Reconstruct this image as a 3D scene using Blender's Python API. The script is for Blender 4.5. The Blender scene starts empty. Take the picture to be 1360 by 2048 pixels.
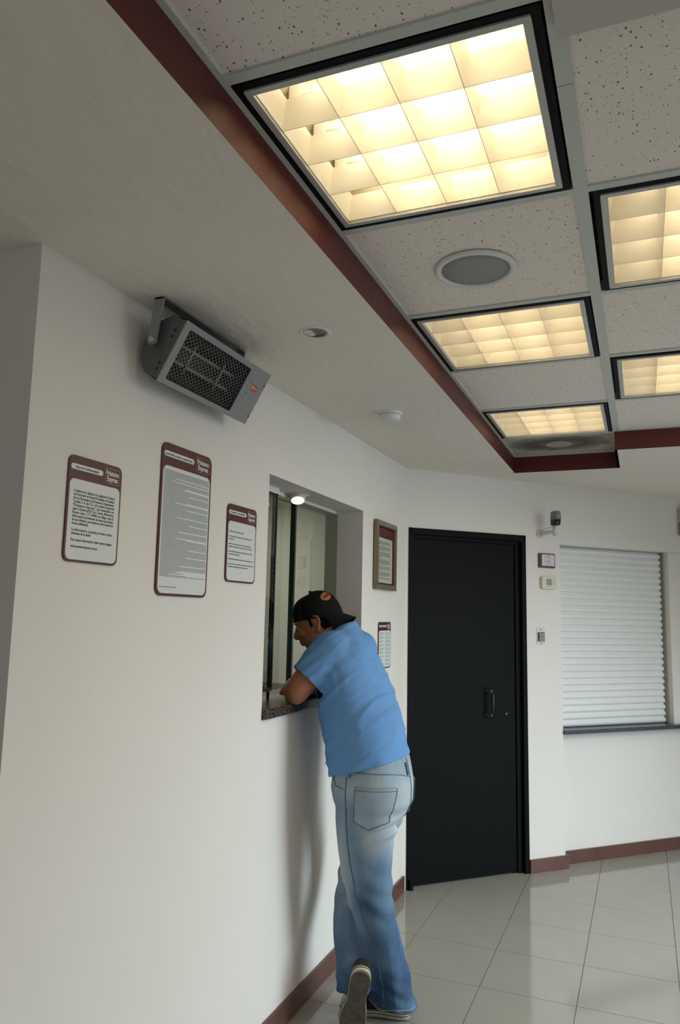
import bpy, bmesh, math, random
import numpy as np
from mathutils import Vector, Matrix, noise
from mathutils.bvhtree import BVHTree
random.seed(7)
PI = math.pi
scene = bpy.context.scene
COL = scene.collection

# ------------------------------------------------------------------ camera
def make_camera():
    yaw, pitch, roll, f = 0.38242163, 0.13703485, 0.020943332, 1507.95
    fw = Vector((-math.sin(yaw)*math.cos(pitch), math.cos(yaw)*math.cos(pitch), math.sin(pitch)))
    rt = Vector((math.cos(yaw), math.sin(yaw), 0)); up = rt.cross(fw)
    r2 = math.cos(roll)*rt + math.sin(roll)*up; u2 = -math.sin(roll)*rt + math.cos(roll)*up
    cd = bpy.data.cameras.new('camera'); cam = bpy.data.objects.new('camera', cd); COL.objects.link(cam)
    M = Matrix((r2, u2, -fw)).transposed().to_4x4(); M.translation = (1.3299, 0, 1.55)
    cam.matrix_world = M
    cd.sensor_fit = 'HORIZONTAL'; cd.sensor_width = 36; cd.lens = 36*f/1360; cd.clip_start = .02
    scene.camera = cam
make_camera()

# ------------------------------------------------------------------ world, lights, exposure
w = bpy.data.worlds.new('overcast_sky'); scene.world = w; w.use_nodes = True
bg = w.node_tree.nodes['Background']; bg.inputs[0].default_value = (.78, .90, 1.0, 1); bg.inputs[1].default_value = .55
def area(name, loc, direction, sx, sy, power, color):
    l = bpy.data.lights.new(name, 'AREA'); l.shape = 'RECTANGLE'; l.size = sx; l.size_y = sy
    l.energy = power; l.color = color
    o = bpy.data.objects.new(name, l); COL.objects.link(o); o.location = loc
    o.rotation_euler = Vector(direction).to_track_quat('-Z', 'Z').to_euler()
    return o
# daylight arriving through the glazed shop front on the right and the entrance behind
lf = area('daylight_front', (4.33, 3.5, 1.15), (-1, .05, -.95), 4.6, 1.5, 118, (.78, .92, 1.0)); lf.data.spread = math.radians(118)
area('daylight_entrance', (2.6, -2.9, .9), (0, 1, -.2), 3.0, 1.5, 8, (.86, .94, 1.0))
area('office_fill_light', (-1.9, 4.9, 2.45), (0, .1, -1), .8, 1.2, 21, (1, .94, .90))  # added lamp, unseen, brightens the room behind the glass
for y in (1.43, 2.65, 3.88): area('luminaire_out_of_view', (2.15, y, 2.55), (0, 0, -1), .5, .5, 7, (1, .76, .48))
vs = scene.view_settings
vs.view_transform = 'Standard'; vs.look = 'None'; vs.exposure = 0.14; vs.gamma = 1.0; vs.use_curve_mapping = False
scene.cycles.use_denoising = True
scene.cycles.max_bounces = 10; scene.cycles.diffuse_bounces = 6; scene.cycles.glossy_bounces = 4
scene.cycles.caustics_reflective = False; scene.cycles.caustics_refractive = False
scene.cycles.sample_clamp_indirect = 6

# ------------------------------------------------------------------ materials
def srgb(r, g, b):
    c = [x/255 for x in (r, g, b)]
    return tuple(x/12.92 if x <= .04045 else ((x+.055)/1.055)**2.4 for x in c) + (1,)
MATS = {}
def mat(name, color, rough=.6, metal=0, spec=.5, bump=None, vary=None, emit=None, custom=None):
    """bump: (scale, strength, detail, stretch) ; vary: (scale, amount)"""
    if name in MATS: return MATS[name]
    m = bpy.data.materials.new(name); m.use_nodes = True; nt = m.node_tree
    b = nt.nodes['Principled BSDF']
    b.inputs['Base Color'].default_value = color; b.inputs['Roughness'].default_value = rough
    b.inputs['Metallic'].default_value = metal; b.inputs['Specular IOR Level'].default_value = spec
    tc = nt.nodes.new('ShaderNodeTexCoord')
    if vary:
        n = nt.nodes.new('ShaderNodeTexNoise'); n.inputs['Scale'].default_value = vary[0]; n.inputs['Detail'].default_value = 5
        nt.links.new(tc.outputs['Object'], n.inputs['Vector'])
        mp = nt.nodes.new('ShaderNodeMapRange'); mp.inputs[1].default_value = .3; mp.inputs[2].default_value = .7
        mp.inputs[3].default_value = 1-vary[1]; mp.inputs[4].default_value = 1+vary[1]*.4
        nt.links.new(n.outputs['Fac'], mp.inputs[0])
        mx = nt.nodes.new('ShaderNodeVectorMath'); mx.operation = 'SCALE'; mx.inputs[0].default_value = color[:3]
        nt.links.new(mp.outputs[0], mx.inputs['Scale']); nt.links.new(mx.outputs[0], b.inputs['Base Color'])
    if bump:
        n = nt.nodes.new('ShaderNodeTexNoise'); n.inputs['Scale'].default_value = bump[0]; n.inputs['Detail'].default_value = bump[2]
        mpg = nt.nodes.new('ShaderNodeMapping'); mpg.inputs['Scale'].default_value = bump[3]
        nt.links.new(tc.outputs['Object'], mpg.inputs[0]); nt.links.new(mpg.outputs[0], n.inputs['Vector'])
        bp = nt.nodes.new('ShaderNodeBump'); bp.inputs['Strength'].default_value = bump[1]; bp.inputs['Distance'].default_value = .01
        nt.links.new(n.outputs['Fac'], bp.inputs['Height']); nt.links.new(bp.outputs[0], b.inputs['Normal'])
    if emit:
        b.inputs['Emission Color'].default_value = emit[0]; b.inputs['Emission Strength'].default_value = emit[1]
    if custom: custom(nt, b, tc)
    MATS[name] = m
    return m

PLASTER = mat('white_plaster', srgb(223, 219, 213), .75, bump=(14, .22, 6, (1, 1, .45)), vary=(1.3, .03))
SOFFIT = mat('soffit_plaster', srgb(232, 224, 214), .85, bump=(11, .75, 8, (1.5, .7, 1)), vary=(1.3, .03))
WHITE = mat('white_paint', srgb(225, 225, 220), .5)
REDPAINT = mat('maroon_paint', srgb(88, 27, 24), .45, bump=(20, .15, 4, (1, 1, 1)))
SKIRT = mat('brown_skirting', srgb(98, 66, 58), .35, vary=(8, .2))
GRID = mat('grid_metal', srgb(200, 203, 196), .45)
BLACKF = mat('black_frame', srgb(10, 10, 12), .6, spec=.15)
SILVER = mat('silver_frame', srgb(190, 190, 186), .35, .3)
DOORM = mat('black_steel', srgb(5, 7, 8), .6, spec=.12, vary=(3, .18), bump=(60, .05, 3, (1, 1, 1)))
DOORH = mat('handle_black', srgb(20, 20, 22), .3)
GROUT = mat('grey_grout', srgb(112, 108, 98), .8)
TILE = mat('porcelain_tile', srgb(152, 150, 142), .09, vary=(5, .04), spec=.55)
MAROON = mat('maroon_print', srgb(80, 31, 29), .4)
PAPER = mat('white_print', srgb(212, 216, 214), .4)
INK = mat('black_ink', srgb(38, 38, 40), .6)
GREYINK = mat('grey_ink', srgb(150, 152, 152), .6)
PINKLINE = mat('pink_print', srgb(180, 140, 130), .5)
CREAM = mat('cream_plastic', srgb(208, 204, 186), .45)
FRAMEW = mat('bronze_frame', srgb(140, 122, 100), .35, .35, vary=(6, .15))

def tile_specks(nt, b, tc):
    mp = nt.nodes.new('ShaderNodeMapping'); mp.inputs['Scale'].default_value = (1.5, 1, 1)
    nt.links.new(tc.outputs['Object'], mp.inputs[0])
    fac = None
    for sc_, thr in ((80, .24), (140, .22)):
        v = nt.nodes.new('ShaderNodeTexVoronoi'); v.inputs['Scale'].default_value = sc_; v.inputs['Randomness'].default_value = 1
        nt.links.new(mp.outputs[0], v.inputs['Vector'])
        sepc = nt.nodes.new('ShaderNodeSeparateColor'); nt.links.new(v.outputs['Color'], sepc.inputs[0])
        # each pit gets its own radius from its cell
        r = nt.nodes.new('ShaderNodeMath'); r.operation = 'MULTIPLY'; r.inputs[1].default_value = thr*2
        nt.links.new(sepc.outputs[0], r.inputs[0])
        r2 = nt.nodes.new('ShaderNodeMath'); r2.operation = 'SUBTRACT'; r2.inputs[1].default_value = thr*.9
        nt.links.new(r.outputs[0], r2.inputs[0])
        lt = nt.nodes.new('ShaderNodeMath'); lt.operation = 'LESS_THAN'
        nt.links.new(v.outputs['Distance'], lt.inputs[0]); nt.links.new(r2.outputs[0], lt.inputs[1])
        if fac is None: fac = lt
        else:
            mx = nt.nodes.new('ShaderNodeMath'); mx.operation = 'MAXIMUM'
            nt.links.new(fac.outputs[0], mx.inputs[0]); nt.links.new(lt.outputs[0], mx.inputs[1]); fac = mx
    m = nt.nodes.new('ShaderNodeMix'); m.data_type = 'RGBA'
    m.inputs[6].default_value = srgb(240, 230, 221); m.inputs[7].default_value = srgb(112, 100, 90)
    nt.links.new(fac.outputs[0], m.inputs[0]); nt.links.new(m.outputs[2], b.inputs['Base Color'])
    inv = nt.nodes.new('ShaderNodeMath'); inv.operation = 'SUBTRACT'; inv.inputs[0].default_value = 1
    nt.links.new(fac.outputs[0], inv.inputs[1])
    bp = nt.nodes.new('ShaderNodeBump'); bp.inputs['Strength'].default_value = .5; bp.inputs['Distance'].default_value = .003
    nt.links.new(inv.outputs[0], bp.inputs['Height']); nt.links.new(bp.outputs[0], b.inputs['Normal'])
CTILE = mat('mineral_fibre_tile', srgb(212, 207, 200), .9, custom=tile_specks)

def soot(nt, b, tc):
    # soot deposit around the outlet, with its own shape
    mp = nt.nodes.new('ShaderNodeMapping'); mp.inputs['Location'].default_value = (-.908*3.2, -4.40*5.0, 0); mp.inputs['Scale'].default_value = (3.2, 5.0, 0)
    nt.links.new(tc.outputs['Object'], mp.inputs[0])
    n = nt.nodes.new('ShaderNodeTexNoise'); n.inputs['Scale'].default_value = 9; n.inputs['Detail'].default_value = 6
    nt.links.new(tc.outputs['Object'], n.inputs['Vector'])
    ln = nt.nodes.new('ShaderNodeVectorMath'); ln.operation = 'LENGTH'; nt.links.new(mp.outputs[0], ln.inputs[0])
    ad = nt.nodes.new('ShaderNodeMath'); ad.operation = 'MULTIPLY_ADD'; ad.inputs[1].default_value = .55; ad.inputs[2].default_value = -.28
    nt.links.new(n.outputs['Fac'], ad.inputs[0])
    a2 = nt.nodes.new('ShaderNodeMath'); a2.operation = 'ADD'
    nt.links.new(ln.outputs['Value'], a2.inputs[0]); nt.links.new(ad.outputs[0], a2.inputs[1])
    cr = nt.nodes.new('ShaderNodeValToRGB'); e = cr.color_ramp.elements
    e[0].position = .15; e[0].color = srgb(128, 120, 104); e[1].position = 1.25; e[1].color = srgb(176, 170, 158)
    x = cr.color_ramp.elements.new(.5); x.color = srgb(84, 78, 66)
    x = cr.color_ramp.elements.new(.85); x.color = srgb(138, 132, 120)
    nt.links.new(a2.outputs[0], cr.inputs[0]); nt.links.new(cr.outputs[0], b.inputs['Base Color'])
SOOT = mat('soot_stained_tile', srgb(130, 122, 110), .9, custom=soot)

def granite(nt, b, tc):
    v = nt.nodes.new('ShaderNodeTexNoise'); v.inputs['Scale'].default_value = 130; v.inputs['Detail'].default_value = 3
    nt.links.new(tc.outputs['Object'], v.inputs['Vector'])
    cr = nt.nodes.new('ShaderNodeValToRGB'); e = cr.color_ramp.elements
    e[0].position = .4; e[0].color = srgb(30, 27, 24); e[1].position = .66; e[1].color = srgb(122, 98, 80)
    x = cr.color_ramp.elements.new(.52); x.color = srgb(66, 58, 50)
    nt.links.new(v.outputs['Fac'], cr.inputs[0]); nt.links.new(cr.outputs[0], b.inputs['Base Color'])
GRANITE = mat('brown_granite', srgb(66, 58, 50), .3, custom=granite)
DARKSLAB = mat('dark_slab', srgb(66, 72, 80), .2, vary=(30, .2))

# ------------------------------------------------------------------ helpers
def link(o, parent=None, kind=None, label=None, cat=None, group=None):
    if o.name not in COL.objects: COL.objects.link(o)
    if parent: o.parent = parent
    if kind: o['kind'] = kind
    if label: o['label'] = label
    if cat: o['category'] = cat
    if group: o['group'] = group
    return o
def thing(name, label, cat, M=None, group=None):
    o = bpy.data.objects.new(name, None); o.empty_display_size = .1
    if M is not None: o.matrix_world = M
    return link(o, None, None, label, cat, group)
class MB:
    def __init__(s): s.v = []; s.f = []; s.smooth = []
    def add(s, vs, fs, smooth=False):
        b = len(s.v); s.v += [tuple(p) for p in vs]; s.f += [tuple(i+b for i in f) for f in fs]; s.smooth += [smooth]*len(fs)
        return s
    def box(s, x0, x1, y0, y1, z0, z1):
        return s.add([(x0,y0,z0),(x1,y0,z0),(x1,y1,z0),(x0,y1,z0),(x0,y0,z1),(x1,y0,z1),(x1,y1,z1),(x0,y1,z1)],
              [(0,3,2,1),(4,5,6,7),(0,1,5,4),(1,2,6,5),(2,3,7,6),(3,0,4,7)])
    def prism(s, pts, z0, z1, smooth=False):
        n = len(pts)
        s.add([(p[0],p[1],z0) for p in pts]+[(p[0],p[1],z1) for p in pts], [tuple(range(n-1,-1,-1)), tuple(range(n,2*n))])
        s.smooth[-2:] = [False, False]
        b = len(s.v)-2*n
        for i in range(n):
            j = (i+1) % n; s.f.append((b+i, b+j, b+n+j, b+n+i)); s.smooth.append(smooth)
        return s
    def lathe(s, prof, c=(0,0,0), seg=32, axis='z'):
        """profile of (r, h) along the axis"""
        vs = []
        for r, h in prof:
            for k in range(seg):
                a = 2*PI*k/seg; x, y = r*math.cos(a), r*math.sin(a)
                p = (x, y, h) if axis == 'z' else ((h, x, y) if axis == 'x' else (x, h, y))
                vs.append((p[0]+c[0], p[1]+c[1], p[2]+c[2]))
        fs = [(i*seg+k, i*seg+(k+1)%seg, (i+1)*seg+(k+1)%seg, (i+1)*seg+k) for i in range(len(prof)-1) for k in range(seg)]
        fs += [tuple(range(seg-1,-1,-1)), tuple((len(prof)-1)*seg+k for k in range(seg))]
        s.add(vs, fs, True); s.smooth[-2:] = [False, False]; return s
    def tube(s, pts, r, seg=8, caps=True):
        pts = [Vector(p) for p in pts]; n = len(pts); vs = []; rr = r if hasattr(r, '__len__') else [r]*n
        ref = None
        for i, p in enumerate(pts):
            t = (pts[min(i+1, n-1)]-pts[max(i-1, 0)]).normalized()
            if ref is None: ref = t.orthogonal().normalized()
            ref = (ref - t*ref.dot(t)).normalized(); q = t.cross(ref)
            for k in range(seg):
                a = 2*PI*k/seg; vs.append(p + (ref*math.cos(a)+q*math.sin(a))*rr[i])
        fs = [(i*seg+k, i*seg+(k+1)%seg, (i+1)*seg+(k+1)%seg, (i+1)*seg+k) for i in range(n-1) for k in range(seg)]
        if caps: fs += [tuple(range(seg-1,-1,-1)), tuple((n-1)*seg+k for k in range(seg))]
        s.add(vs, fs, True); return s
    def ball(s, c, r, M=None, seg=24, rings=14):
        r = r if hasattr(r, '__len__') else (r, r, r); vs = []
        for i in range(rings+1):
            th = PI*i/rings
            for k in range(seg):
                a = 2*PI*k/seg; p = Vector((r[0]*math.sin(th)*math.cos(a), r[1]*math.sin(th)*math.sin(a), r[2]*math.cos(th)))
                if M is not None: p = M @ p
                vs.append(p+Vector(c))
        fs = [(i*seg+k, (i+1)*seg+k, (i+1)*seg+(k+1)%seg, i*seg+(k+1)%seg) for i in range(rings) for k in range(seg)]
        s.add(vs, fs, True); return s
    def loft(s, rings, seg=32, power=2.0):
        """rings of (centre, u half-vector, v half-vector), closed at both ends"""
        vs = []
        for c, u, v in rings:
            c, u, v = Vector(c), Vector(u), Vector(v)
            for k in range(seg):
                a = 2*PI*k/seg; ca, sa = math.cos(a), math.sin(a)
                x = math.copysign(abs(ca)**(2/power), ca); y = math.copysign(abs(sa)**(2/power), sa)
                vs.append(c+u*x+v*y)
        n = len(rings)
        fs = [(i*seg+k, i*seg+(k+1)%seg, (i+1)*seg+(k+1)%seg, (i+1)*seg+k) for i in range(n-1) for k in range(seg)]
        fs += [tuple(range(seg-1,-1,-1)), tuple((n-1)*seg+k for k in range(seg))]
        s.add(vs, fs, True); return s
    def mesh(s, name, m, bevel=0, clean=False):
        me = bpy.data.meshes.new(name); me.from_pydata(s.v, [], s.f)
        for p, sm in zip(me.polygons, s.smooth): p.use_smooth = sm
        if m: me.materials.append(m)
        if clean or bevel:
            bm = bmesh.new(); bm.from_mesh(me)
            bmesh.ops.remove_doubles(bm, verts=bm.verts, dist=1e-6)
            bmesh.ops.recalc_face_normals(bm, faces=bm.faces)
            if bevel: bmesh.ops.bevel(bm, geom=list(bm.edges), offset=bevel, segments=2, affect='EDGES', profile=.6, clamp_overlap=True)
            bm.to_mesh(me); bm.free()
        me.update(); return me
    def build(s, name, m, parent=None, bevel=0, clean=False, **k):
        o = bpy.data.objects.new(name, s.mesh(name, m, bevel, clean)); return link(o, parent, **k)
def rrect(x0, x1, y0, y1, r, n=6):
    pts = []
    for cx, cy, a0 in ((x1-r, y1-r, 0), (x0+r, y1-r, 90), (x0+r, y0+r, 180), (x1-r, y0+r, 270)):
        for i in range(n+1):
            a = math.radians(a0+90*i/n); pts.append((cx+r*math.cos(a), cy+r*math.sin(a)))
    return pts
def frame(o, u, v, w):
    M = Matrix((Vector(u), Vector(v), Vector(w))).transposed().to_4x4(); M.translation = o; return M
def LW(y, z, x=0): return frame((x, y, z), (0,1,0), (0,0,1), (1,0,0))       # on the left wall: u right, v up, w out
A = 2**-.5; YC = 4.39
def DW(t, z, d=0): return frame((A*t+A*d, YC+A*t-A*d, z), (A,A,0), (0,0,1), (A,-A,0))  # on the angled door wall
def dw(t, d, z): return Vector((A*t+A*d, YC+A*t-A*d, z))
def text_mesh(body, size, name='lettering', align='LEFT', width=None, bold=0, squeeze=1, depth=.0004, spacing=1):
    c = bpy.data.curves.new(name, 'FONT'); c.body = body; c.size = size; c.align_x = align; c.offset = bold; c.extrude = depth/2
    c.resolution_u = 2; c.space_character = spacing
    o = bpy.data.objects.new(name, c); COL.objects.link(o)
    dg = bpy.context.evaluated_depsgraph_get(); dg.update()
    me = bpy.data.meshes.new_from_object(o.evaluated_get(dg)); bpy.data.objects.remove(o)
    xs = [v.co.x for v in me.vertices]
    if width and xs:
        sx = width/(max(xs)-min(xs)); x0 = min(xs)
        for v in me.vertices: v.co.x = (v.co.x-x0)*sx
    elif squeeze != 1:
        for v in me.vertices: v.co.x *= squeeze
    me.materials.clear()
    return me
def put_text(parent, body, size, x, y, z, m, name='lettering', label=None, **k):
    me = text_mesh(body, size, **k); me.materials.append(m)
    o = bpy.data.objects.new(name, me); o.location = (x, y, z)
    return link(o, parent, label=label)
def merge_meshes(name, items, m):
    """items: (mesh, x, y, z) joined into one mesh"""
    mb = MB()
    for me, x, y, z in items:
        mb.add([(v.co.x+x, v.co.y+y, v.co.z+z) for v in me.vertices], [tuple(p.vertices) for p in me.polygons])
        bpy.data.meshes.remove(me)
    return mb.mesh(name, m)

# ------------------------------------------------------------------ setting
H, HT = 2.457, 2.557
WTOP = 2.8
def add_opening_wall(mb, y0, y1, z0, z1, hy0, hy1, hz0, hz1, x=0, depth=-.14):
    def q(a, b, c, d): mb.add([a, b, c, d], [(0,1,2,3)])
    for (a, b, c, d) in ((y0, hy0, z0, z1), (hy1, y1, z0, z1), (hy0, hy1, z0, hz0), (hy0, hy1, hz1, z1)):
        q((x,a,c), (x,b,c), (x,b,d), (x,a,d))
    D = depth-.07
    q((x,hy0,hz0), (x,hy0,hz1), (D,hy0,hz1), (D,hy0,hz0)); q((x,hy1,hz0), (D,hy1,hz0), (D,hy1,hz1), (x,hy1,hz1))
    q((x,hy0,hz1), (x,hy1,hz1), (D,hy1,hz1), (D,hy0,hz1)); q((x,hy0,hz0), (D,hy0,hz0), (D,hy1,hz0), (x,hy1,hz0))
    for (a, b, c, d) in ((y0, hy0, z0, z1), (hy1, y1, z0, z1), (hy0, hy1, z0, hz0), (hy0, hy1, hz1, z1)):
        q((D,a,c), (D,a,d), (D,b,d), (D,b,c))
WY0, WY1, WZ0, WZ1 = 2.567, 3.627, 1.16, 2.091
mb = MB(); add_opening_wall(mb, 1.33, YC+.0, 0, WTOP, WY0, WY1, WZ0, WZ1)
mb.add([(0,1.33,0),(0,1.33,WTOP),(-.8,1.33,WTOP),(-.8,1.33,0)], [(0,1,2,3)])      # return of the wall end
mb.add([(-.8,1.33,0),(-.8,1.33,WTOP),(-.8,-2.8,WTOP),(-.8,-2.8,0)], [(0,1,2,3)])
mb.build('wall_left', PLASTER, clean=True, kind='structure')
# angled wall with door opening, pilaster, niche
mb = MB()
def dq(t0, t1, z0, z1, d=0, d1=None):
    d1 = d if d1 is None else d1
    mb.add([dw(t0,d,z0), dw(t1,d1,z0), dw(t1,d1,z1), dw(t0,d,z1)], [(0,1,2,3)])
T0, T1, TD = .02, .883, 2.095        # door opening
N0, N1, NE = 1.163, 2.165, 3.6       # niche start, shutter end, wall end
dq(0, T0, 0, WTOP); dq(T1, N0, 0, WTOP); dq(T0, T1, TD, WTOP)
dq(T1, T1, 0, TD, 0, -.16); dq(T0, T0, 0, TD, 0, -.16)
mb.add([dw(T0,0,TD), dw(T1,0,TD), dw(T1,-.16,TD), dw(T0,-.16,TD)], [(0,1,2,3)])
dq(N0, NE, 2.055, WTOP)                                    # header flush with pilaster
mb.add([dw(N0,0,2.055), dw(NE,0,2.055), dw(NE,-.3,2.055), dw(N0,-.3,2.055)], [(0,1,2,3)])
dq(N0, N0, 0, 2.055, 0, -.3)                               # pilaster flank
dq(N0, NE, 0, .82, -.07)                                   # lower wall
dq(N1, N1, .82, 2.055, -.16, -.035); dq(N1, NE, .82, 2.055, -.035)  # right reveal and pier
dq(N0, NE, .82, 2.055, -.3)
mb.add([dw(N0,-.07,.82), dw(NE,-.07,.82), dw(NE,-.3,.82), dw(N0,-.3,.82)], [(0,1,2,3)])
mb.build('wall_back', PLASTER, clean=True, kind='structure')
# remaining shell (right side and entrance side, with glazed openings)
e = dw(NE, 0, 0)
mb = MB()
def wq(p, q_, z0, z1): mb.add([(p[0],p[1],z0),(q_[0],q_[1],z0),(q_[0],q_[1],z1),(p[0],p[1],z1)], [(0,1,2,3)])
wq((e.x, e.y), (4.4, e.y), 0, WTOP)
wq((4.4, e.y), (4.4, 5.6), 0, WTOP); wq((4.4, 5.6), (4.4, 1.0), 2.2, WTOP); wq((4.4, 1.0), (4.4, -2.8), 0, WTOP); wq((4.4, 5.6), (4.4, 1.0), 0, .12)
mb.build('wall_right', PLASTER, clean=True, kind='structure')
mb = MB()
wq((4.4, -2.8), (4.1, -2.8), 0, WTOP); wq((4.1, -2.8), (1.1, -2.8), 2.2, WTOP); wq((1.1, -2.8), (-.8, -2.8), 0, WTOP)
mb.build('wall_front', PLASTER, clean=True, kind='structure')
# room behind the service window
mb = MB()
mb.add([(-2.6,1.5,0),(-2.6,6,0),(-2.6,6,2.5),(-2.6,1.5,2.5),(-.215,1.5,0),(-.215,6,0),(-.215,6,2.5),(-.215,1.5,2.5)],
       [(0,1,2,3),(3,2,6,7),(0,4,5,1),(0,3,7,4),(1,5,6,2)])
mb.build('wall_office', mat('office_wall', srgb(206, 206, 196), .8), kind='structure')

# floor: slab plus one object per tile
def clip(poly, n, c):
    out = []
    for i in range(len(poly)):
        a, b = poly[i], poly[(i+1) % len(poly)]
        da, db = a[0]*n[0]+a[1]*n[1]-c, b[0]*n[0]+b[1]*n[1]-c
        if da <= 0: out.append(a)
        if (da < 0) != (db < 0) and da != db:
            t = da/(da-db); out.append((a[0]+(b[0]-a[0])*t, a[1]+(b[1]-a[1])*t))
    return out
mb = MB(); mb.box(-.8, 4.4, -2.8, e.y+.2, -.08, -.004)
floor = mb.build('floor', GROUT, kind='structure')
P_ = .396; shared = None
for i in range(-3, 12):
    for j in range(-16, 9):
        x0, y0 = .235+P_*i, 3.44+P_*j; g = .0013
        poly = [(x0+g, y0+g), (x0+P_-g, y0+g), (x0+P_-g, y0+P_-g), (x0+g, y0+P_-g)]
        full = list(poly)
        poly = clip(poly, (-A, A), (YC*A+.07)); 
        poly = clip(poly, (1, 0), 4.4) if poly else poly
        if poly and y0 < -2.8: poly = clip(poly, (0, -1), 2.8)
        if poly: poly = clip(poly, (-1, 0), 0 if y0 > 1.3 else .8)
        if len(poly) < 3 or y0 < -.6: continue
        if poly == full and shared:
            o = bpy.data.objects.new('floor_tile', shared); o.location = (x0, y0, 0)
        else:
            t = MB().prism([(p[0]-x0, p[1]-y0) for p in poly], -.004, 0)
            me = t.mesh('floor_tile', TILE, clean=True)
            if poly == full: shared = me
            o = bpy.data.objects.new('floor_tile', me); o.location = (x0, y0, 0)
        link(o, floor)

# ceiling: lower plaster soffit with the recess, one object for each fibre tile
mb = MB()
X0, X1, X2 = .61, 1.215, 2.46
YE, YF, YN = 4.69, 4.18, -1.3
zl = lambda y: 2.433+.009*(y-1.33)
EY = e.y+.2
ZS = H+.001
mb.add([(0,1.33,zl(1.33)), (X0,1.33,H), (X0,YE,H), (0,YE,zl(YE)), (0,EY,H), (X0,EY,H), (X1,YE,H), (X1,EY,H), (X2,YE,H), (X2,YF,H), (X1,YF,H), (X2,EY,H), (4.4,EY,H), (4.4,YF,H), (4.4,YN,H), (X2,YN,H),
        (4.4,-2.8,H), (X0,-2.8,H), (-.8,-2.8,H), (-.8,1.33,zl(1.33)), (X0,YN,H), (X2,-2.8,H)],
       [(0,1,2,3), (3,2,5,4), (2,6,7,5), (6,8,11,7), (10,9,8,6), (9,13,12,11,8), (15,14,13,9), (21,16,14,15), (17,21,15,20), (18,17,20,1,0,19)])
ceil = mb.build('ceiling', SOFFIT, kind='structure', clean=True)
# maroon fascia faces of the recess (thin boards)
mb = MB(); th = .012
mb.box(X0-th, X0, YN, YE, H, HT+.02)
mb.box(X0-th, X1, YE, YE+th, H, HT+.02)
mb.box(X1, X1+th, YF, YE+th, H, HT+.02)
mb.box(X1+th, X2, YF, YF+th, H, HT+.02); mb.box(X2, X2+th, YN, YF+th, H, HT+.02); mb.box(X0-th, X2+th, YN-th, YN, H, HT+.02)
mb.build('trim_1', REDPAINT, kind='structure')
mb = MB()   # plenum closes the light
mb.box(.3, 2.8, -1.6, 5.1, HT+.25, HT+.27); mb.build('ceiling_plenum', BLACKF, kind='structure')
# suspended grid
grid = bpy.data.objects.new('trim_2', None); link(grid, kind='structure')
GY = [-.705+.61*k for k in range(0, 4)][:0] + [-.70, -.09, .515, 1.13, 1.74, 2.345, 2.95, 3.575]
def runner(x0, x1, y0, y1): 
    m_ = MB().box(x0, x1, y0, y1, HT-.003, HT+.002); m_.box((x0+x1)/2-.001 if x1-x0 < y1-y0 else x0, (x0+x1)/2+.001 if x1-x0 < y1-y0 else x1, (y0+y1)/2-.001 if x1-x0 >= y1-y0 else y0, (y0+y1)/2+.001 if x1-x0 >= y1-y0 else y1, HT+.002, HT+.035)
    m_.build('grid_runner', GRID, grid)
runner(1.208, 1.240, YN, 1.36); runner(1.208, 1.240, 1.362, YF); runner(1.208, 1.2145, YF, YE)
runner(X0, X0+.014, YN, YE); runner(1.832, 1.856, YN, YF); runner(X2-.014, X2, YN, YF)
for y in GY:
    runner(X0+.014, 1.208, y-.012, y+.012); runner(1.24, 1.832, y-.012, y+.012); runner(1.856, X2-.014, y-.012, y+.012)
runner(X0+.014, 1.208, 4.175, 4.199); runner(X0+.014, 1.208, YE-.014, YE); runner(1.24, X2-.014, YF-.014, YF)
cols = [(X0+.006, 1.212), (1.236, 1.836), (1.852, X2-.006)]
rows = [(-1.3, -.70)]+[(GY[k], GY[k+1]) for k in range(len(GY)-1)]
lights_at = {(0, 3): 1, (0, 5): 1}
def ctile(ci, y0, y1, m=CTILE):
    x0, x1 = cols[ci]
    o = MB().box(x0, x1, y0+.002, y1-.002, HT+.002, HT+.016).build('ceiling_tile', m, ceil); return o
LIGHTS = []
for ci in range(3):
    seq = [(-1.3,-.70),(-.70,-.09),(-.09,.515),(.515,1.13),(1.13,1.74),(1.74,2.345),(2.345,2.95),(2.95,3.575),(3.575,4.18)]
    for k, (a, b) in enumerate(seq):
        if (ci != 1 and k in (0, 2, 4, 6, 8)) or (ci == 1 and k in (1, 3.1, 5, 7)):
            if k >= 4 and ci < 2: LIGHTS.append((ci, a, b)); continue
        ctile(ci, a, b)
t = ctile(0, 4.18, YE, SOOT); t['label'] = 'soot-stained ceiling tile'

# skirting boards
mb = MB(); mb.box(0, .014, 1.33, YC-.01, 0, .085); mb.build('baseboard_left', SKIRT, kind='structure', bevel=.002)
mb = MB()
def dbox(mb, t0, t1, d0, d1, z0, z1):
    vs = [dw(t,d,z) for z in (z0, z1) for (t,d) in ((t0,d0),(t1,d0),(t1,d1),(t0,d1))]
    return mb.add(vs, [(3,2,1,0),(4,5,6,7),(0,1,5,4),(1,2,6,5),(2,3,7,6),(3,0,4,7)])
dbox(mb, T1+.002, N0+.015, 0, .015, 0, .08); dbox(mb, N0, N0+.015, -.055, 0, 0, .08)
dbox(mb, N0+.001, NE, -.07, -.055, 0, .08)
mb.build('baseboard_back', SKIRT, kind='structure', clean=True)

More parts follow.
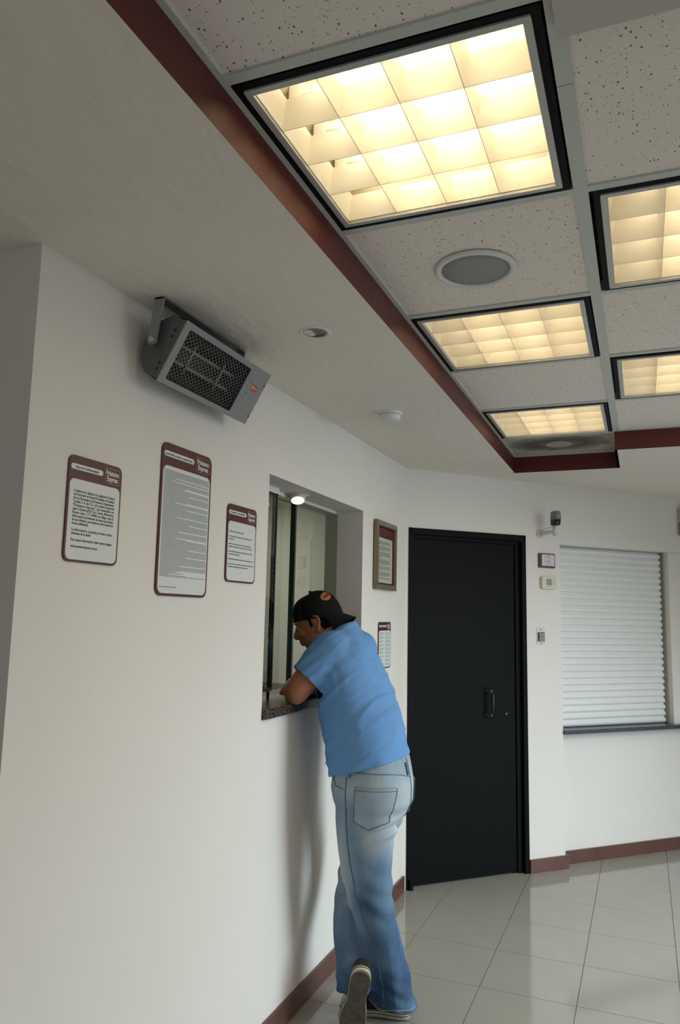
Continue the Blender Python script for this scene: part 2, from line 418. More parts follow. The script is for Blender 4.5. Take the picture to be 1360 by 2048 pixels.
# ------------------------------------------------------------------ door
door = bpy.data.objects.new('door_1', None); door.matrix_world = DW(0, 0); link(door, kind='structure')
m = MB()
m.box(.02, .052, 0, TD, -.12, .006); m.box(.02, .883, TD-.038, TD, -.12, .006); m.box(.851, .883, 0, TD, -.12, .006)
m.box(.815, .851, 0, TD-.038, -.12, -.02); m.box(.052, .815, TD-.062, TD-.038, -.12, -.02)
m.box(.79, .815, 0, TD-.062, -.12, -.035)
m.box(.035, .058, 0, .055, .006, .02)
m.build('door_frame', DOORM, door, bevel=.0015, clean=True)
leaf = MB().box(.054, .806, .012, TD-.064, -.07, -.022).build('door_leaf', DOORM, door, bevel=.002)
h = MB()
for v in (.962, 1.108):
    h.lathe([(.016, 0), (.016, .004), (.008, .006), (.008, .045)], (.594, v, -.022), 16)
h.tube([(.606, .945, .026), (.606, 1.03, .028), (.606, 1.125, .026)], [.0085, .0095, .0085], 12)
h.box(.588, .612, .955, .969, .018, .03); h.box(.588, .612, 1.101, 1.115, .018, .03)
h.build('pull_handle', DOORH, leaf)
MB().lathe([(.011, 0), (.011, .005), (.007, .008)], (.735, .962, -.022), 18).build('lock_cylinder', mat('dull_metal', srgb(70, 66, 66), .4, .7), leaf)
MB().box(-.1, 1.0, -.01, 2.2, -.30, -.17).build('door_light_block', BLACKF, door)  # added unseen block, keeps light from leaking under the leaf
hg = MB()
for v in (.09, 1.0, 1.85): hg.lathe([(.008, 0), (.008, .09)], (.053, v, -.016), 10, 'y')
hg.build('hinge', DOORH, door)

# ------------------------------------------------------------------ roller shutter and sill
win = bpy.data.objects.new('window_1', None); win.matrix_world = DW(0, 0); link(win, kind='structure')
SHM = mat('white_aluminium', srgb(228, 229, 228), .38)
n = 27; z0s, z1s = .85, 2.052; ph = (z1s-z0s)/n
prof = []
for i in range(9):
    a = i/8; prof.append((z0s*0+a*ph*.86, .013*math.sin(PI*min(1, a*1.02))**.7))
slat_me = None
for k in range(n):
    if slat_me is None:
        s_ = MB(); pts = [(v_, w_) for v_, w_ in prof]+[(ph*.88, -.002), (ph*.99, -.002), (ph*.99, -.006), (0, -.006)]
        vs = [(N0+.004, p, q) for p, q in pts]+[(N1-.022, p, q) for p, q in pts]; nn = len(pts)
        s_.add(vs, [(i, (i+1)%nn, nn+(i+1)%nn, nn+i) for i in range(nn)]+[tuple(range(nn)), tuple(range(2*nn-1, nn-1, -1))])
        slat_me = s_.mesh('shutter_slat', SHM, clean=True)
    o = bpy.data.objects.new('shutter_slat', slat_me); o.location = (0, z0s+k*ph, -.10); link(o, win)
g_ = MB(); g_.box(N1-.021, N1-.001, z0s, z1s, -.125, -.088); g_.box(N1-.022, N1-.0185, z0s, z1s, -.088, -.078)
g_.build('guide_rail', mat('grey_rail', srgb(120, 120, 116), .5), win)
s_ = MB().box(N0+.001, NE, .822, .848, -.10, .022).build('window_sill', DARKSLAB, win, bevel=.003)

# ------------------------------------------------------------------ service window
win2 = bpy.data.objects.new('window_2', None); link(win2, kind='structure')
def glassmat(nt, b, tc):
    out = nt.nodes['Material Output']; nt.nodes.remove(b)
    tr = nt.nodes.new('ShaderNodeBsdfTransparent'); tr.inputs[0].default_value = (.76, .78, .74, 1)
    gl = nt.nodes.new('ShaderNodeBsdfGlossy'); gl.inputs['Roughness'].default_value = .02; gl.inputs[0].default_value = (.8, .86, .8, 1)
    lw = nt.nodes.new('ShaderNodeFresnel'); lw.inputs[0].default_value = 1.7
    ge = nt.nodes.new('ShaderNodeNewGeometry'); fr_ = nt.nodes.new('ShaderNodeMath'); fr_.operation = 'SUBTRACT'; fr_.inputs[0].default_value = 1
    nt.links.new(ge.outputs['Backfacing'], fr_.inputs[1]); f2 = nt.nodes.new('ShaderNodeMath'); f2.operation = 'MULTIPLY'
    nt.links.new(fr_.outputs[0], f2.inputs[0]); nt.links.new(lw.outputs[0], f2.inputs[1])     # only the entry face reflects
    mx = nt.nodes.new('ShaderNodeMixShader'); nt.links.new(f2.outputs[0], mx.inputs[0])
    nt.links.new(tr.outputs[0], mx.inputs[1]); nt.links.new(gl.outputs[0], mx.inputs[2]); nt.links.new(mx.outputs[0], out.inputs[0])
GLASS = mat('tinted_glass', (1,1,1,1), custom=glassmat)
GEDGE = mat('glass_edge', srgb(18, 44, 34), .15)
m = MB().box(-.145, -.141, 3.12, WY1, 1.20, 2.077); g1 = m.build('glass_pane', GLASS, win2)
MB().box(-.163, -.139, 3.106, 3.12, 1.20, 2.090).build('pane_edge', GEDGE, g1)
g2 = MB().box(-.189, -.185, 2.90, 3.16, 1.225, 2.077).build('glass_pane', GLASS, win2)
g3 = MB().box(-.125, -.121, WY0+.005, 2.875, 1.25, 2.066).build('glass_pane', GLASS, win2)
MB().box(-.128, -.119, 2.875, 2.883, 1.25, 2.066).build('pane_edge', GEDGE, g3)
fm = MB(); fm.box(-.21, -.12, WY0, 2.895, 2.066, WZ1); fm.box(-.215, -.15, 2.895, WY1, 2.075, WZ1)
fm.build('head_frame', WHITE, win2)
DKM = mat('dark_bronze', srgb(48, 50, 46), .4)
fm = MB(); fm.box(-.19, -.13, WY0, 2.885, 2.060, 2.066); fm.box(-.17, -.155, WY0, 2.885, 1.238, 1.25); fm.box(-.18, -.165, WY0, 2.885, 2.03, 2.04)
fm.box(-.146, -.137, 2.886, 2.896, 1.2, 2.066);
fm.build('dark_profile', DKM, win2)
MB().box(-.136, -.12, WY0, 2.885, 1.236, 1.25).build('bottom_rail', mat('rail_grey', srgb(120, 124, 116), .4), win2)
MB().box(-.208, .022, WY0+.003, WY1-.003, 1.162, 1.200).build('granite_sill', GRANITE, win2, bevel=.006)
MB().box(-.9, -.225, 2.2, 4.2, 1.10, 1.14).build('office_counter', mat('dark_counter', srgb(24, 22, 20), .4), kind='structure')

# ------------------------------------------------------------------ ceiling luminaires
TUBE = mat('fluorescent_tube', (1,1,1,1), emit=((1.0, .86, .62, 1), 7.0))
TUBED = mat('dim_fluorescent_tube', (1,1,1,1), emit=((1.0, .82, .58, 1), 4.4))  # weaker emission: dimness of the grazing view put into the tube
DIM = {}
def dim_tube(me):
    if me.name not in DIM:
        d = me.copy(); d.materials.clear(); d.materials.append(TUBED); DIM[me.name] = d; DIM[d.name] = d
    return DIM[me.name]
LOUV = mat('cream_louvre', srgb(240, 235, 220), .35, spec=.5)
REFL = mat('cream_reflector', srgb(214, 206, 186), .5)
def make_light():
    r = bpy.data.objects.new('ceiling_light', None)
    L = .578; q = L/2
    m = MB()
    for (x0, x1, y0, y1) in ((-q, q, -q, -q+.016), (-q, q, q-.016, q), (-q, -q+.016, -q+.016, q-.016), (q-.016, q, -q+.016, q-.016)):
        m.box(x0, x1, y0, y1, -.004, .022)
    m.build('gasket', BLACKF, r)
    m = MB(); a, b = q-.017, q-.031
    for (x0, x1, y0, y1) in ((-a, a, -a, -b), (-a, a, b, a), (-a, -b, -b, b), (b, a, -b, b)):
        m.box(x0, x1, y0, y1, -.008, .012)
    fr = m.build('frame', SILVER, r, bevel=.001, clean=True)
    B = b-.001; cell = 2*B/4; dp = .062
    for axis in (0, 1):
        for k in range(5):
            c = -B+k*cell; m = MB(); seg = 5; prof = []
            top = .013; bot = .0007
            L_ = []; R_ = []
            for i in range(seg+1):
                z = dp*i/seg; wd = bot+(top-bot)*(i/seg)**2
                L_.append((c-wd, z)); R_.append((c+wd, z))
            if k == 0: L_ = [(c-.0005, z) for _, z in L_]
            if k == 4: R_ = [(c+.0005, z) for _, z in R_]
            pts = L_+R_[::-1]; nn = len(pts)
            if axis == 0: vs = [(p, -B, z) for p, z in pts]+[(p, B, z) for p, z in pts]
            else: vs = [(-B, p, z) for p, z in pts]+[(B, p, z) for p, z in pts]
            m.add(vs, [(i, (i+1)%nn, nn+(i+1)%nn, nn+i) for i in range(nn)]+[tuple(range(nn)), tuple(range(2*nn-1, nn-1, -1))])
            m.build('louvre_blade', LOUV, r, clean=True)
    m = MB(); Q = q-.017
    m.add([(-Q,-Q,.012), (Q,-Q,.012), (Q,Q,.012), (-Q,Q,.012), (-Q,-Q,.075), (Q,-Q,.075), (Q,Q,.075), (-Q,Q,.075), (-Q+.05,-Q+.05,.125), (Q-.05,-Q+.05,.125), (Q-.05,Q-.05,.125), (-Q+.05,Q-.05,.125)],
          [(0,1,5,4),(1,2,6,5),(2,3,7,6),(3,0,4,7),(4,5,9,8),(5,6,10,9),(6,7,11,10),(7,4,8,11),(8,9,10,11)])
    m.build('housing', REFL, r)
    tm_ = TUBE
    for y in (-1.5*cell, -.5*cell, .5*cell, 1.5*cell):
        t_ = MB().tube([(-B+.045, y, .088), (B-.02, y, .088)], .013, 12).build('tube', tm_, r)
        s_ = MB(); s_.box(-B+.012, -B+.04, y-.066, y+.014, .07, .103); s_.box(-B+.04, -B+.075, y-.066, y-.045, .075, .09); s_.tube([(-B+.036, y, .088), (-B+.05, y, .088)], .0145, 12)
        s_.build('lamp_socket', WHITE, t_)
    return r
def copy_tree(o, parent=None):
    c = o.copy(); COL.objects.link(c); c.parent = parent
    for ch in o.children: copy_tree(ch, c)
    return c
proto = None
LAB = {(0,4): 'large brightly glowing square louvred ceiling light, nearest of all, beside the maroon fascia',
       (0,6): 'square louvred ceiling light between round ceiling speaker and plain tile, by the fascia',
       (0,8): 'farthest square louvred ceiling light, next to the soot-stained ceiling tile',
       (1,5): 'square louvred ceiling light cut by the right picture edge, the nearer of the two there',
       (1,7): 'square louvred ceiling light cut by the right picture edge, the farther of the two there'}
seqy = [-1.3,-.70,-.09,.515,1.13,1.74,2.345,2.95,3.575]
for ci, a, b in LIGHTS:
    k = seqy.index(a)
    if proto is None: proto = make_light(); COL.objects.link(proto); o = proto
    else:
        o = copy_tree(proto)
        for ch in o.children:
            if ch.name.startswith('tube'):      # the other luminaires carry tubes made dimmer for their grazing view
                ch.data = dim_tube(ch.data)
    k = seqy.index(a)
    o.location = ((cols[ci][0]+cols[ci][1])/2+(.002 if ci else 0), (a+b)/2, HT)
    o['label'] = LAB[(ci, k)]; o['category'] = 'ceiling light'; o['group'] = 'louvred ceiling lights in the suspended ceiling'

# ceiling fittings
def ceil_frame(x, y, z): return frame((x, y, z), (1,0,0), (0,-1,0), (0,0,-1))
def speaker_mesh(nt, b, tc):
    v = nt.nodes.new('ShaderNodeTexVoronoi'); v.inputs['Scale'].default_value = 420; nt.links.new(tc.outputs['Object'], v.inputs['Vector'])
    bp = nt.nodes.new('ShaderNodeBump'); bp.inputs['Strength'].default_value = .4; bp.inputs['Distance'].default_value = .001
    nt.links.new(v.outputs['Distance'], bp.inputs['Height']); nt.links.new(bp.outputs[0], b.inputs['Normal'])
sp = thing('ceiling_speaker', 'round ceiling speaker with grey grille and white rim in a speckled tile', 'speaker', ceil_frame(.908, 2.062, HT-.001))
MB().lathe([(.117, 0), (.117, .004), (.112, .009), (.102, .009), (.098, .004), (.098, .001)], seg=64).build('rim', WHITE, sp)
MB().lathe([(.098, .001), (.0979, .0035), (.05, .0036)], seg=64).build('grille', mat('grey_grille', srgb(150, 152, 150), .6, custom=speaker_mesh), sp)
dl = thing('downlight', 'small round recessed downlight, unlit, in the plaster ceiling', 'downlight', ceil_frame(.381, 2.112, 2.4502))
MB().lathe([(.036, -.03), (.038, .004), (.045, .007), (.052, .004), (.056, .0)], seg=48).build('rim', WHITE, dl)
MB().lathe([(.0375, .0), (.0375, .0045), (.035, .003), (.020, .0024)], seg=48).build('lamp', mat('unlit_lamp', srgb(96, 94, 90), .25), dl)
sd = thing('smoke_detector', 'white round smoke detector on the plaster ceiling', 'smoke detector', ceil_frame(.313, 3.095, 2.4525))
MB().lathe([(.054, 0), (.054, .012), (.050, .016)], seg=40).build('base', WHITE, sd)
MB().lathe([(.046, .016), (.048, .024), (.046, .036), (.036, .042), (.012, .043)], seg=40).build('sensor_head', WHITE, sd)
MB().lathe([(.004, .0425), (.004, .045)], (.028, -.018, -.004), 10).build('indicator', DOORH, sd)
vt = thing('ceiling_diffuser', 'small pale round outlet set in the soot-stained tile', 'vent', ceil_frame(.908, 4.405, HT+.001))
MB().lathe([(.078, 0), (.076, .005), (.060, .006)], seg=40).build('cover', mat('dirty_cover', srgb(160, 152, 138), .7), vt)
slab = MB().box(1.224, 2.3, .3, 1.205, HT-.030, HT-.012); slab.build('ceiling_panel', mat('plain_panel', srgb(196, 190, 184), .8), bevel=.001, label='plain smooth panel hanging just below the grid at the top right', cat='panel')

# eyeball spotlight over the service window
ey = thing('spotlight', 'small lit eyeball spotlight under the top of the service window', 'spotlight', ceil_frame(-.108, 3.055, WZ1-.0005))
MB().lathe([(.052, 0), (.051, .003), (.040, .007)], seg=40).build('rim', CREAM, ey)
tilt = Matrix.Rotation(math.radians(-24), 3, 'X') @ Matrix.Rotation(math.radians(14), 3, 'Y')
mbs = MB().lathe([(.036, -.01), (.0365, .012), (.034, .028), (.030, .033)], seg=36); mbs.v = [tuple(tilt @ Vector(v)) for v in mbs.v]
mbs.build('housing', CREAM, ey, clean=True)
mbs = MB().lathe([(.0, .0335), (.0285, .0335), (.0285, .0345), (.0, .0345)], seg=36); mbs.v = [tuple(tilt @ Vector(v)) for v in mbs.v]
mbs.build('lamp', mat('lit_lamp', (1,1,1,1), emit=((1, .80, .45, 1), 4)), ey)

# ------------------------------------------------------------------ notices
def dash_lines(W, y0, y1, n, x0, hgt, short=(), gaps=(), blocks=None, full=1.0):
    m = MB(); st = (y0-y1)/max(1, n-1)
    for i in range(n):
        if i in gaps: continue
        y = y0-i*st; end = W*(random.uniform(.15, .6) if i in short else full)
        x = 0
        while x < end:
            l = random.uniform(.5, 2.3)*hgt*1.6; l = min(l, end-x)
            m.box(x0+x, x0+x+l, y, y+hgt*random.uniform(.8, 1), .0, .0003); x += l+hgt*.55
    return m
def notice(label, y, z, w_, h_, head, tilt=0, name='notice_board'):
    o = thing(name, label, 'sign', LW(y, z, .001) @ Matrix.Rotation(tilt, 4, 'Z'), 'maroon headed notices on the white wall')
    r = min(w_, h_)*.09; T_ = .004
    MB().prism(rrect(0, w_, 0, h_, r), 0, T_).build('backing', MAROON, o)
    b = w_*.028
    MB().prism(rrect(b, w_-b, b, h_-head, r*.85), T_, T_+.0006).build('panel', PAPER, o)
    # title strip and logo
    y0 = h_-head*.60; sh = head*.24
    ti = MB().prism(rrect(b*1.2, w_*.62, y0, y0+sh, sh*.48), T_, T_+.0006).build('title_strip', PAPER, o)
    lx0, lx1, ly0, ly1 = w_*.665, w_*.955, h_-head*.87, h_-head*.16
    outer, inner = rrect(lx0, lx1, ly0, ly1, (ly1-ly0)*.16), rrect(lx0+.0012, lx1-.0012, ly0+.0012, ly1-.0012, (ly1-ly0)*.15)
    m = MB(); nn = len(outer)
    m.add([(p[0], p[1], T_+.0005) for p in outer]+[(p[0], p[1], T_+.0005) for p in inner], [(i, (i+1)%nn, nn+(i+1)%nn, nn+i) for i in range(nn)])
    m.build('logo_outline', PINKLINE, o)
    lh = (ly1-ly0)
    for txt, yy, wf in (('Préstamo', .54, .86), ('Express', .17, .74)):
        put_text(o, txt, lh*.46, lx0+(lx1-lx0)*(.5-wf/2), ly0+lh*yy, T_+.0006, PAPER, width=(lx1-lx0)*wf, bold=lh*.012)
    return o, T_+.0008, b, y0, sh
# 1 confidentiality notice
w1, h1 = .206, .270
o, Z, b, ty, tsh = notice('notice with large readable text, leftmost on the wall, titled Aviso de Confidencialidad', 1.470, 1.671, w1, h1, .060)
put_text(o, 'Aviso de Confidencialidad', .0095, .022, ty+tsh*.27, Z, INK, width=.088, bold=.0001)
lines = ['Conforme lo dispone la Legislación Federal', 'de Protección de Datos Personales en Posesión', 'de los Particulares, la Empresa Organización',
 'Treviño S. A. de C.V., con nombre comercial', '"Préstamo Express", con domicilio en', 'Juan I. Ramón #333 Col. Centro, Monterrey', 'Nuevo León, C. P. 64000, se obliga a que la',
 'información proveniente de datos personales', 'de sus clientes y proveedores será tratada de', 'forma confidencial.', '', 'La información recabada proviene exclu-', 'sivamente de su titular.', '',
 'Para mayor información visite nuestra página:', '', 'www.prestamoexpress.com.mx']
its = []; y = h1-.093
for i, l in enumerate(lines):
    if l:
        kw = dict(width=.158) if len(l) > 34 else {}
        its.append((text_mesh(l, .0098, bold=.00012, squeeze=.80 if not kw else 1, **kw), .022, y, Z)); y -= .0092
    else: y -= .0070
link(bpy.data.objects.new('body_text', merge_meshes('body_text', its, INK)), o)
# 2 contract
w2, h2 = .279, .463
o, Z, b, ty, tsh = notice('tallest notice on the wall, filled with dense small contract text', 1.858, 1.599, w2, h2, .070)
put_text(o, 'Contrato Mutuo con Interés y Garantía Prendaria', .0095, .014, ty+tsh*.27, Z, INK, width=.148, bold=.0001)
dash_lines(w2*.90, h2-.084, .058, 96, w2*.05, .00155, short=(6, 9, 14, 15, 20, 27, 28, 33, 41, 47, 54, 60, 61, 70, 77, 85, 90, 91, 92, 93, 94), gaps=()).build('body_text', mat('fine_ink', srgb(112, 114, 116), .6), o).location.z = Z
dash_lines(w2*.32, .026, .02, 1, w2*.06, .0018).build('footer_text', INK, o).location.z = Z
# 3 steps notice
w3, h3 = .210, .272
o, Z, b, ty, tsh = notice('small notice with a few spaced lines, just left of the service window', 2.255, 1.659, w3, h3, .060)
dash_lines(.105, ty+tsh*.34, 0, 1, .014, .0045).build('title_text', INK, o).location.z = Z
m = MB(); y = h3-.098
for ln in ((.55,), (.88, .2), (.86, .9), (.92, .42), (.96,), (.98, .76)):
    for f_ in ln:
        k_ = dash_lines(w3*.88*f_, y, 0, 1, w3*.06, .0036); m.v += [v for v in []]; m.add(k_.v, k_.f); y -= .0093
    y -= .0078
m.build('body_text', mat('soft_ink', srgb(84, 84, 84), .6), o).location.z = Z
# 5 price list behind the man
w5, h5 = .212, .250
o, Z, b, ty, tsh = notice('small two-column notice below the framed picture, partly hidden by the man', 3.885, 1.272, w5, h5, .046)
dash_lines(.10, ty+tsh*.34, 0, 1, .018, .0035).build('title_text', INK, o).location.z = Z
m = MB(); y = h5-.062
for i in range(9):
    for (x, f_, j) in ((.016, random.uniform(.28, .42), 0), (.016, .2, 1), (.118, random.uniform(.28, .36), 0), (.118, .3, 1)):
        k_ = dash_lines(w5*f_, y-j*.0065, 0, 1, x, .0028); m.add(k_.v, k_.f)
    y -= .0205
m.build('body_text', mat('pale_ink', srgb(140, 140, 142), .6), o).location.z = Z
# framed picture
fo = thing('picture_frame', 'bronze framed document hanging between the service window and the black door', 'picture', LW(3.79, 1.696, .001))
W_, H_ = .345, .374; tw = .028
m = MB()
for (x0, x1, y0, y1) in ((0, W_, 0, tw), (0, W_, H_-tw, H_), (0, tw, tw, H_-tw), (W_-tw, W_, tw, H_-tw)): m.box(x0, x1, y0, y1, 0, .024)
m.build('frame', FRAMEW, fo, bevel=.003, clean=True)
MB().box(tw, W_-tw, tw, H_-tw, .004, .010).build('mount', MAROON, fo)
MB().prism(rrect(tw+.018, W_-tw-.022, tw+.01, H_-tw-.062, .01), .010, .0108).build('document', mat('aged_paper', srgb(178, 180, 168), .5), fo)
dash_lines(.20, H_-tw-.085, tw+.03, 40, tw+.03, .0028, short=(3, 9, 16, 17, 24, 30, 36), gaps=(4, 10, 18, 25, 31, 37)).build('document_text', mat('faded_ink', srgb(120, 122, 114), .6), fo).location.z = .0112

# ------------------------------------------------------------------ pilaster fittings
# camera-like sensor on a bracket
cam_o = thing('security_camera', 'grey and black security camera on a pale bracket arm above the maroon plaque', 'camera', DW(1.0, 2.117))
MB().lathe([(.026, 0), (.026, .008), (.02, .012)], (0, 0, 0), 24).build('wall_plate', CREAM, cam_o)
arm = MB().tube([(0, 0, .01), (.012, .002, .05), (.03, .008, .105)], [.013, .012, .012], 12)
arm.lathe([(.013, -.02), (.013, .045)], (.034, 0, .112), 14, 'y'); arm.build('bracket', CREAM, cam_o)
bd = MB().loft([((.038, .045, .115), (.018, 0, 0), (0, 0, .024)), ((.038, .048, .115), (.021, 0, 0), (0, 0, .03)), ((.038, .082, .118), (.024, 0, 0), (0, 0, .034))], 24, 4)
bd.build('lens_housing', mat('glossy_black', srgb(24, 26, 28), .12), cam_o)
bd = MB().loft([((.038, .083, .118), (.024, 0, 0), (0, 0, .034)), ((.038, .115, .118), (.023, 0, 0), (0, 0, .034)), ((.038, .135, .117), (.021, 0, 0), (0, 0, .031)), ((.038, .139, .117), (.017, 0, 0), (0, 0, .026))], 24, 4)
bd.build('body', mat('warm_grey', srgb(128, 122, 116), .4), cam_o)
MB().tube([(.0, .018, .015), (.01, .03, .05), (.03, .035, .085), (.036, .04, .105)], .0022, 6).build('cable', CREAM, cam_o)
# plaque
pq = thing('plaque', 'small maroon plaque with a white label on the pilaster under the camera', 'sign', DW(.985, 1.893))
MB().box(0, .126, 0, .094, 0, .014).build('board', MAROON, pq, bevel=.001)
MB().box(.020, .120, .012, .086, .014, .0146).build('label_card', mat('lilac_card', srgb(206, 200, 204), .4), pq)
m = MB()
for yy, x, l in ((.074, .048, .038), (.068, .042, .012), (.068, .070, .018), (.060, .044, .010), (.060, .072, .014), (.046, .052, .028), (.040, .040, .014), (.040, .068, .022), (.034, .042, .010), (.034, .072, .012), (.020, .044, .03), (.020, .090, .014)):
    m.box(x, x+l, yy, yy+.0028, .0146, .0149)
m.build('card_text', mat('slate_ink', srgb(96, 100, 112), .6), pq)
# thermostat
tm = thing('thermostat', 'cream thermostat with a small grey display on the pilaster', 'thermostat', DW(.998, 1.754))
MB().prism(rrect(0, .118, 0, .082, .014), 0, .022, True).build('case', CREAM, tm, bevel=.002)
MB().box(.036, .076, .026, .064, .022, .0235).build('bezel', mat('grey_bezel', srgb(120, 126, 122), .4), tm)
MB().box(.039, .071, .030, .060, .0235, .0240).build('display', mat('lcd_grey', srgb(134, 156, 156), .2), tm)
for x, y in ((.044, .016), (.060, .016)): MB().box(x, x+.008, y, y+.005, .022, .0238).build('button', mat('grey_button', srgb(160, 158, 146), .5), tm)
for y in (.036, .052): MB().lathe([(.005, .022), (.004, .0245)], (.094, y, 0), 12).build('button', mat('pink_button', srgb(176, 156, 142), .5), tm)
# keypad
kp = thing('keypad', 'black door-entry keypad with cream keys on a steel plate', 'keypad', DW(.962, 1.394))
MB().box(0, .064, 0, .106, 0, .003).build('plate', mat('brushed_plate', srgb(176, 178, 174), .35, .5), kp, bevel=.0008)
MB().box(.009, .060, .020, .078, .003, .009).build('key_block', mat('navy_black', srgb(28, 28, 40), .4), kp, bevel=.001)
key_me = None
for i in range(3):
    for j in range(4):
        if key_me is None: key_me = MB().box(0, .0085, 0, .0085, 0, .003).mesh('key', mat('cream_key', srgb(214, 202, 176), .5), bevel=.001)
        k_ = bpy.data.objects.new('key', key_me); k_.location = (.0185+i*.0132, .0245+j*.0130, .009); link(k_, kp)
for y in (.008, .096): MB().lathe([(.004, .003), (.003, .0045)], (.032, y, 0), 10).build('screw', DOORH, kp)
# device at the right edge
dv = thing('alarm_box', 'beige and grey box cut by the right picture edge above the shutter', 'box', DW(2.235, 2.18))
MB().prism(rrect(0, .14, .09, .20, .012), 0, .05).build('upper_case', mat('pale_grey_case', srgb(170, 166, 160), .5), dv, bevel=.002)
MB().prism(rrect(0, .14, 0, .088, .012), 0, .045).build('lower_case', mat('tan_case', srgb(140, 130, 112), .5), dv, bevel=.002)

# ------------------------------------------------------------------ infrared heater
GALV = mat('grey_steel', srgb(150, 151, 152), .42, .35, vary=(7, .06))
GALVD = mat('dark_grey_steel', srgb(104, 106, 106), .5, .4, vary=(5, .1))
ht = thing('wall_heater', 'grey steel radiant heater with wire mesh front, hung from the ceiling on a yoke', 'heater', Matrix.Translation((0, 1.715, 2.40)))
TL = Vector((.168, 0, 2.363-2.40)); BL = Vector((.074, 0, 2.198-2.40)); L = .513; LB = .415
down = (BL-TL).normalized(); out = Vector((-down.z, 0, down.x)); out = out if out.x > 0 else -out
if out.z > 0: out = -out
pw = (BL-TL).length
def hp(a, y, o_): return TL+down*a+Vector((0, y, 0))+out*o_   # across the face, along the wall, proud of the face
back = [Vector((.150, 0, -.028)), Vector((.128, 0, -.022)), Vector((.060, 0, -.040)), Vector((.022, 0, -.085)), Vector((.016, 0, -.128)), Vector((.028, 0, -.170)), Vector((.071, 0, -.205))]
poly = [TL-out*.012]+[p for p in back[1:]]+[]
poly = [TL-out*.004, Vector((.128, 0, -.012)), Vector((.062, 0, -.030)), Vector((.020, 0, -.085)), Vector((.014, 0, -.130)), Vector((.030, 0, -.172)), BL-out*.004]
m = MB(); nn = len(poly)
m.add([p for p in poly]+[p+Vector((0, LB, 0)) for p in poly], [tuple(range(nn)), tuple(range(2*nn-1, nn-1, -1))]+[(i, nn+i, nn+i+1, i+1) for i in range(nn-1)])
body = m.build('body', GALVD, ht)
m = MB(); a0, a1, g0, g1 = .018, pw-.016, .028, .392
def slabq(a_, b_, y_, z_, o0=-.004, o1=.0):
    vs = [hp(a, y, o_) for o_ in (o0, o1) for (a, y) in ((a_, y_), (b_, y_), (b_, z_), (a_, z_))]
    m.add(vs, [(0,1,2,3),(7,6,5,4),(0,4,5,1),(1,5,6,2),(2,6,7,3),(3,7,4,0)])
slabq(0, a0, 0, L); slabq(a1, pw, 0, L); slabq(a0, a1, 0, g0); slabq(a0, a1, g1, L)
slabq(0, .003, 0, L, -.03, -.004); slabq(pw-.003, pw, 0, L, -.03, -.004)
for ca, cy, sa, sy in ((a0, g0, 1, 1), (a1, g0, -1, 1), (a0, g1, 1, -1), (a1, g1, -1, -1)):      # rounded grille corners
    r_ = .010; pts = [(ca, cy)]+[(ca+sa*(r_-r_*math.sin(PI/2*i/5)), cy+sy*(r_-r_*math.cos(PI/2*i/5))) for i in range(6)]
    m.add([hp(a, y, -.001) for a, y in pts], [tuple(range(len(pts)))])
m.build('front_plate', GALV, ht, clean=True)
m = MB(); st = .0115; wr = .0009                                        # diagonal wire mesh
W2, H2 = a1-a0, g1-g0
def clip_line(c, s):
    pts = []
    for a in (0, W2):
        y = s*a+c
        if -1e-9 <= y <= H2+1e-9: pts.append((a, y))
    for y in (0, H2):
        a = (y-c)/s
        if 1e-9 < a < W2-1e-9: pts.append((a, y))
    return pts[:2] if len(pts) >= 2 else None
for s, off in ((1.35, -.006), (-1.35, -.0075)):
    c = -2.0
    while c < 2.0:
        pr_ = clip_line(c, s)
        if pr_: m.tube([hp(a0+pr_[0][0], g0+pr_[0][1], off), hp(a0+pr_[1][0], g0+pr_[1][1], off)], wr, 4)
        c += st*1.7
gr = m.build('wire_mesh', mat('steel_wire', srgb(150, 152, 150), .4, .5), ht); gr['kind'] = 'stuff'
m = MB()                                                             # reflector trough
tr = [(a0-.004, -.012), (a0+.03, -.05), (pw*.4, -.085), (pw*.6, -.085), (a1-.03, -.05), (a1+.004, -.012)]
for (p, q_) in zip(tr[:-1], tr[1:]): m.add([hp(p[0], .01, p[1]), hp(q_[0], .01, q_[1]), hp(q_[0], LB-.01, q_[1]), hp(p[0], LB-.01, p[1])], [(0,1,2,3)])
m.build('reflector', mat('dull_reflector', srgb(92, 94, 88), .28, .75), ht)
for a in (pw*.36, pw*.62):
    e_ = MB().tube([hp(a, .02, -.045), hp(a, LB-.03, -.045)], .006, 10).build('heating_element', mat('quartz_grey', srgb(140, 140, 136), .25), ht)
for y in (.13, .30): MB().tube([hp(pw*.25, y, -.035), hp(pw*.75, y, -.035)], .004, 8).build('element_clip', GALV, ht)
# yoke: strap along the ceiling and two arms
yk = MB(); yk.box(.068, .100, -.022, .45, .030, .0345); yk.build('yoke', GALVD, ht)
for yy in (-.022, .4465):
    P0, P1 = Vector((.086, 0, .034)), Vector((.066, 0, -.088)); d_ = (P1-P0).normalized(); s_ = Vector((-d_.z, 0, d_.x))*.0155
    pts = [P0+s_, P0-s_, P1-s_]+[P1+s_*math.cos(t)*-1+d_*.0155*math.sin(t) for t in [PI*i/8 for i in range(1, 8)]]+[P1+s_]
    m = MB(); nn = len(pts)
    m.add([p+Vector((0, yy, 0)) for p in pts]+[p+Vector((0, yy+.0035, 0)) for p in pts], [tuple(range(nn)), tuple(range(2*nn-1, nn-1, -1))]+[(i, (i+1)%nn, nn+(i+1)%nn, nn+i) for i in range(nn)])
    m.build('yoke_arm', GALV, ht, clean=True)
m = MB(); m.lathe([(.008, -.008), (.008, 0), (.005, .03)], (.066, -.022, -.088), 6, 'y'); m.build('pivot_bolt', mat('zinc_bolt', srgb(190, 186, 176), .35, .4), ht)
sc_me = None
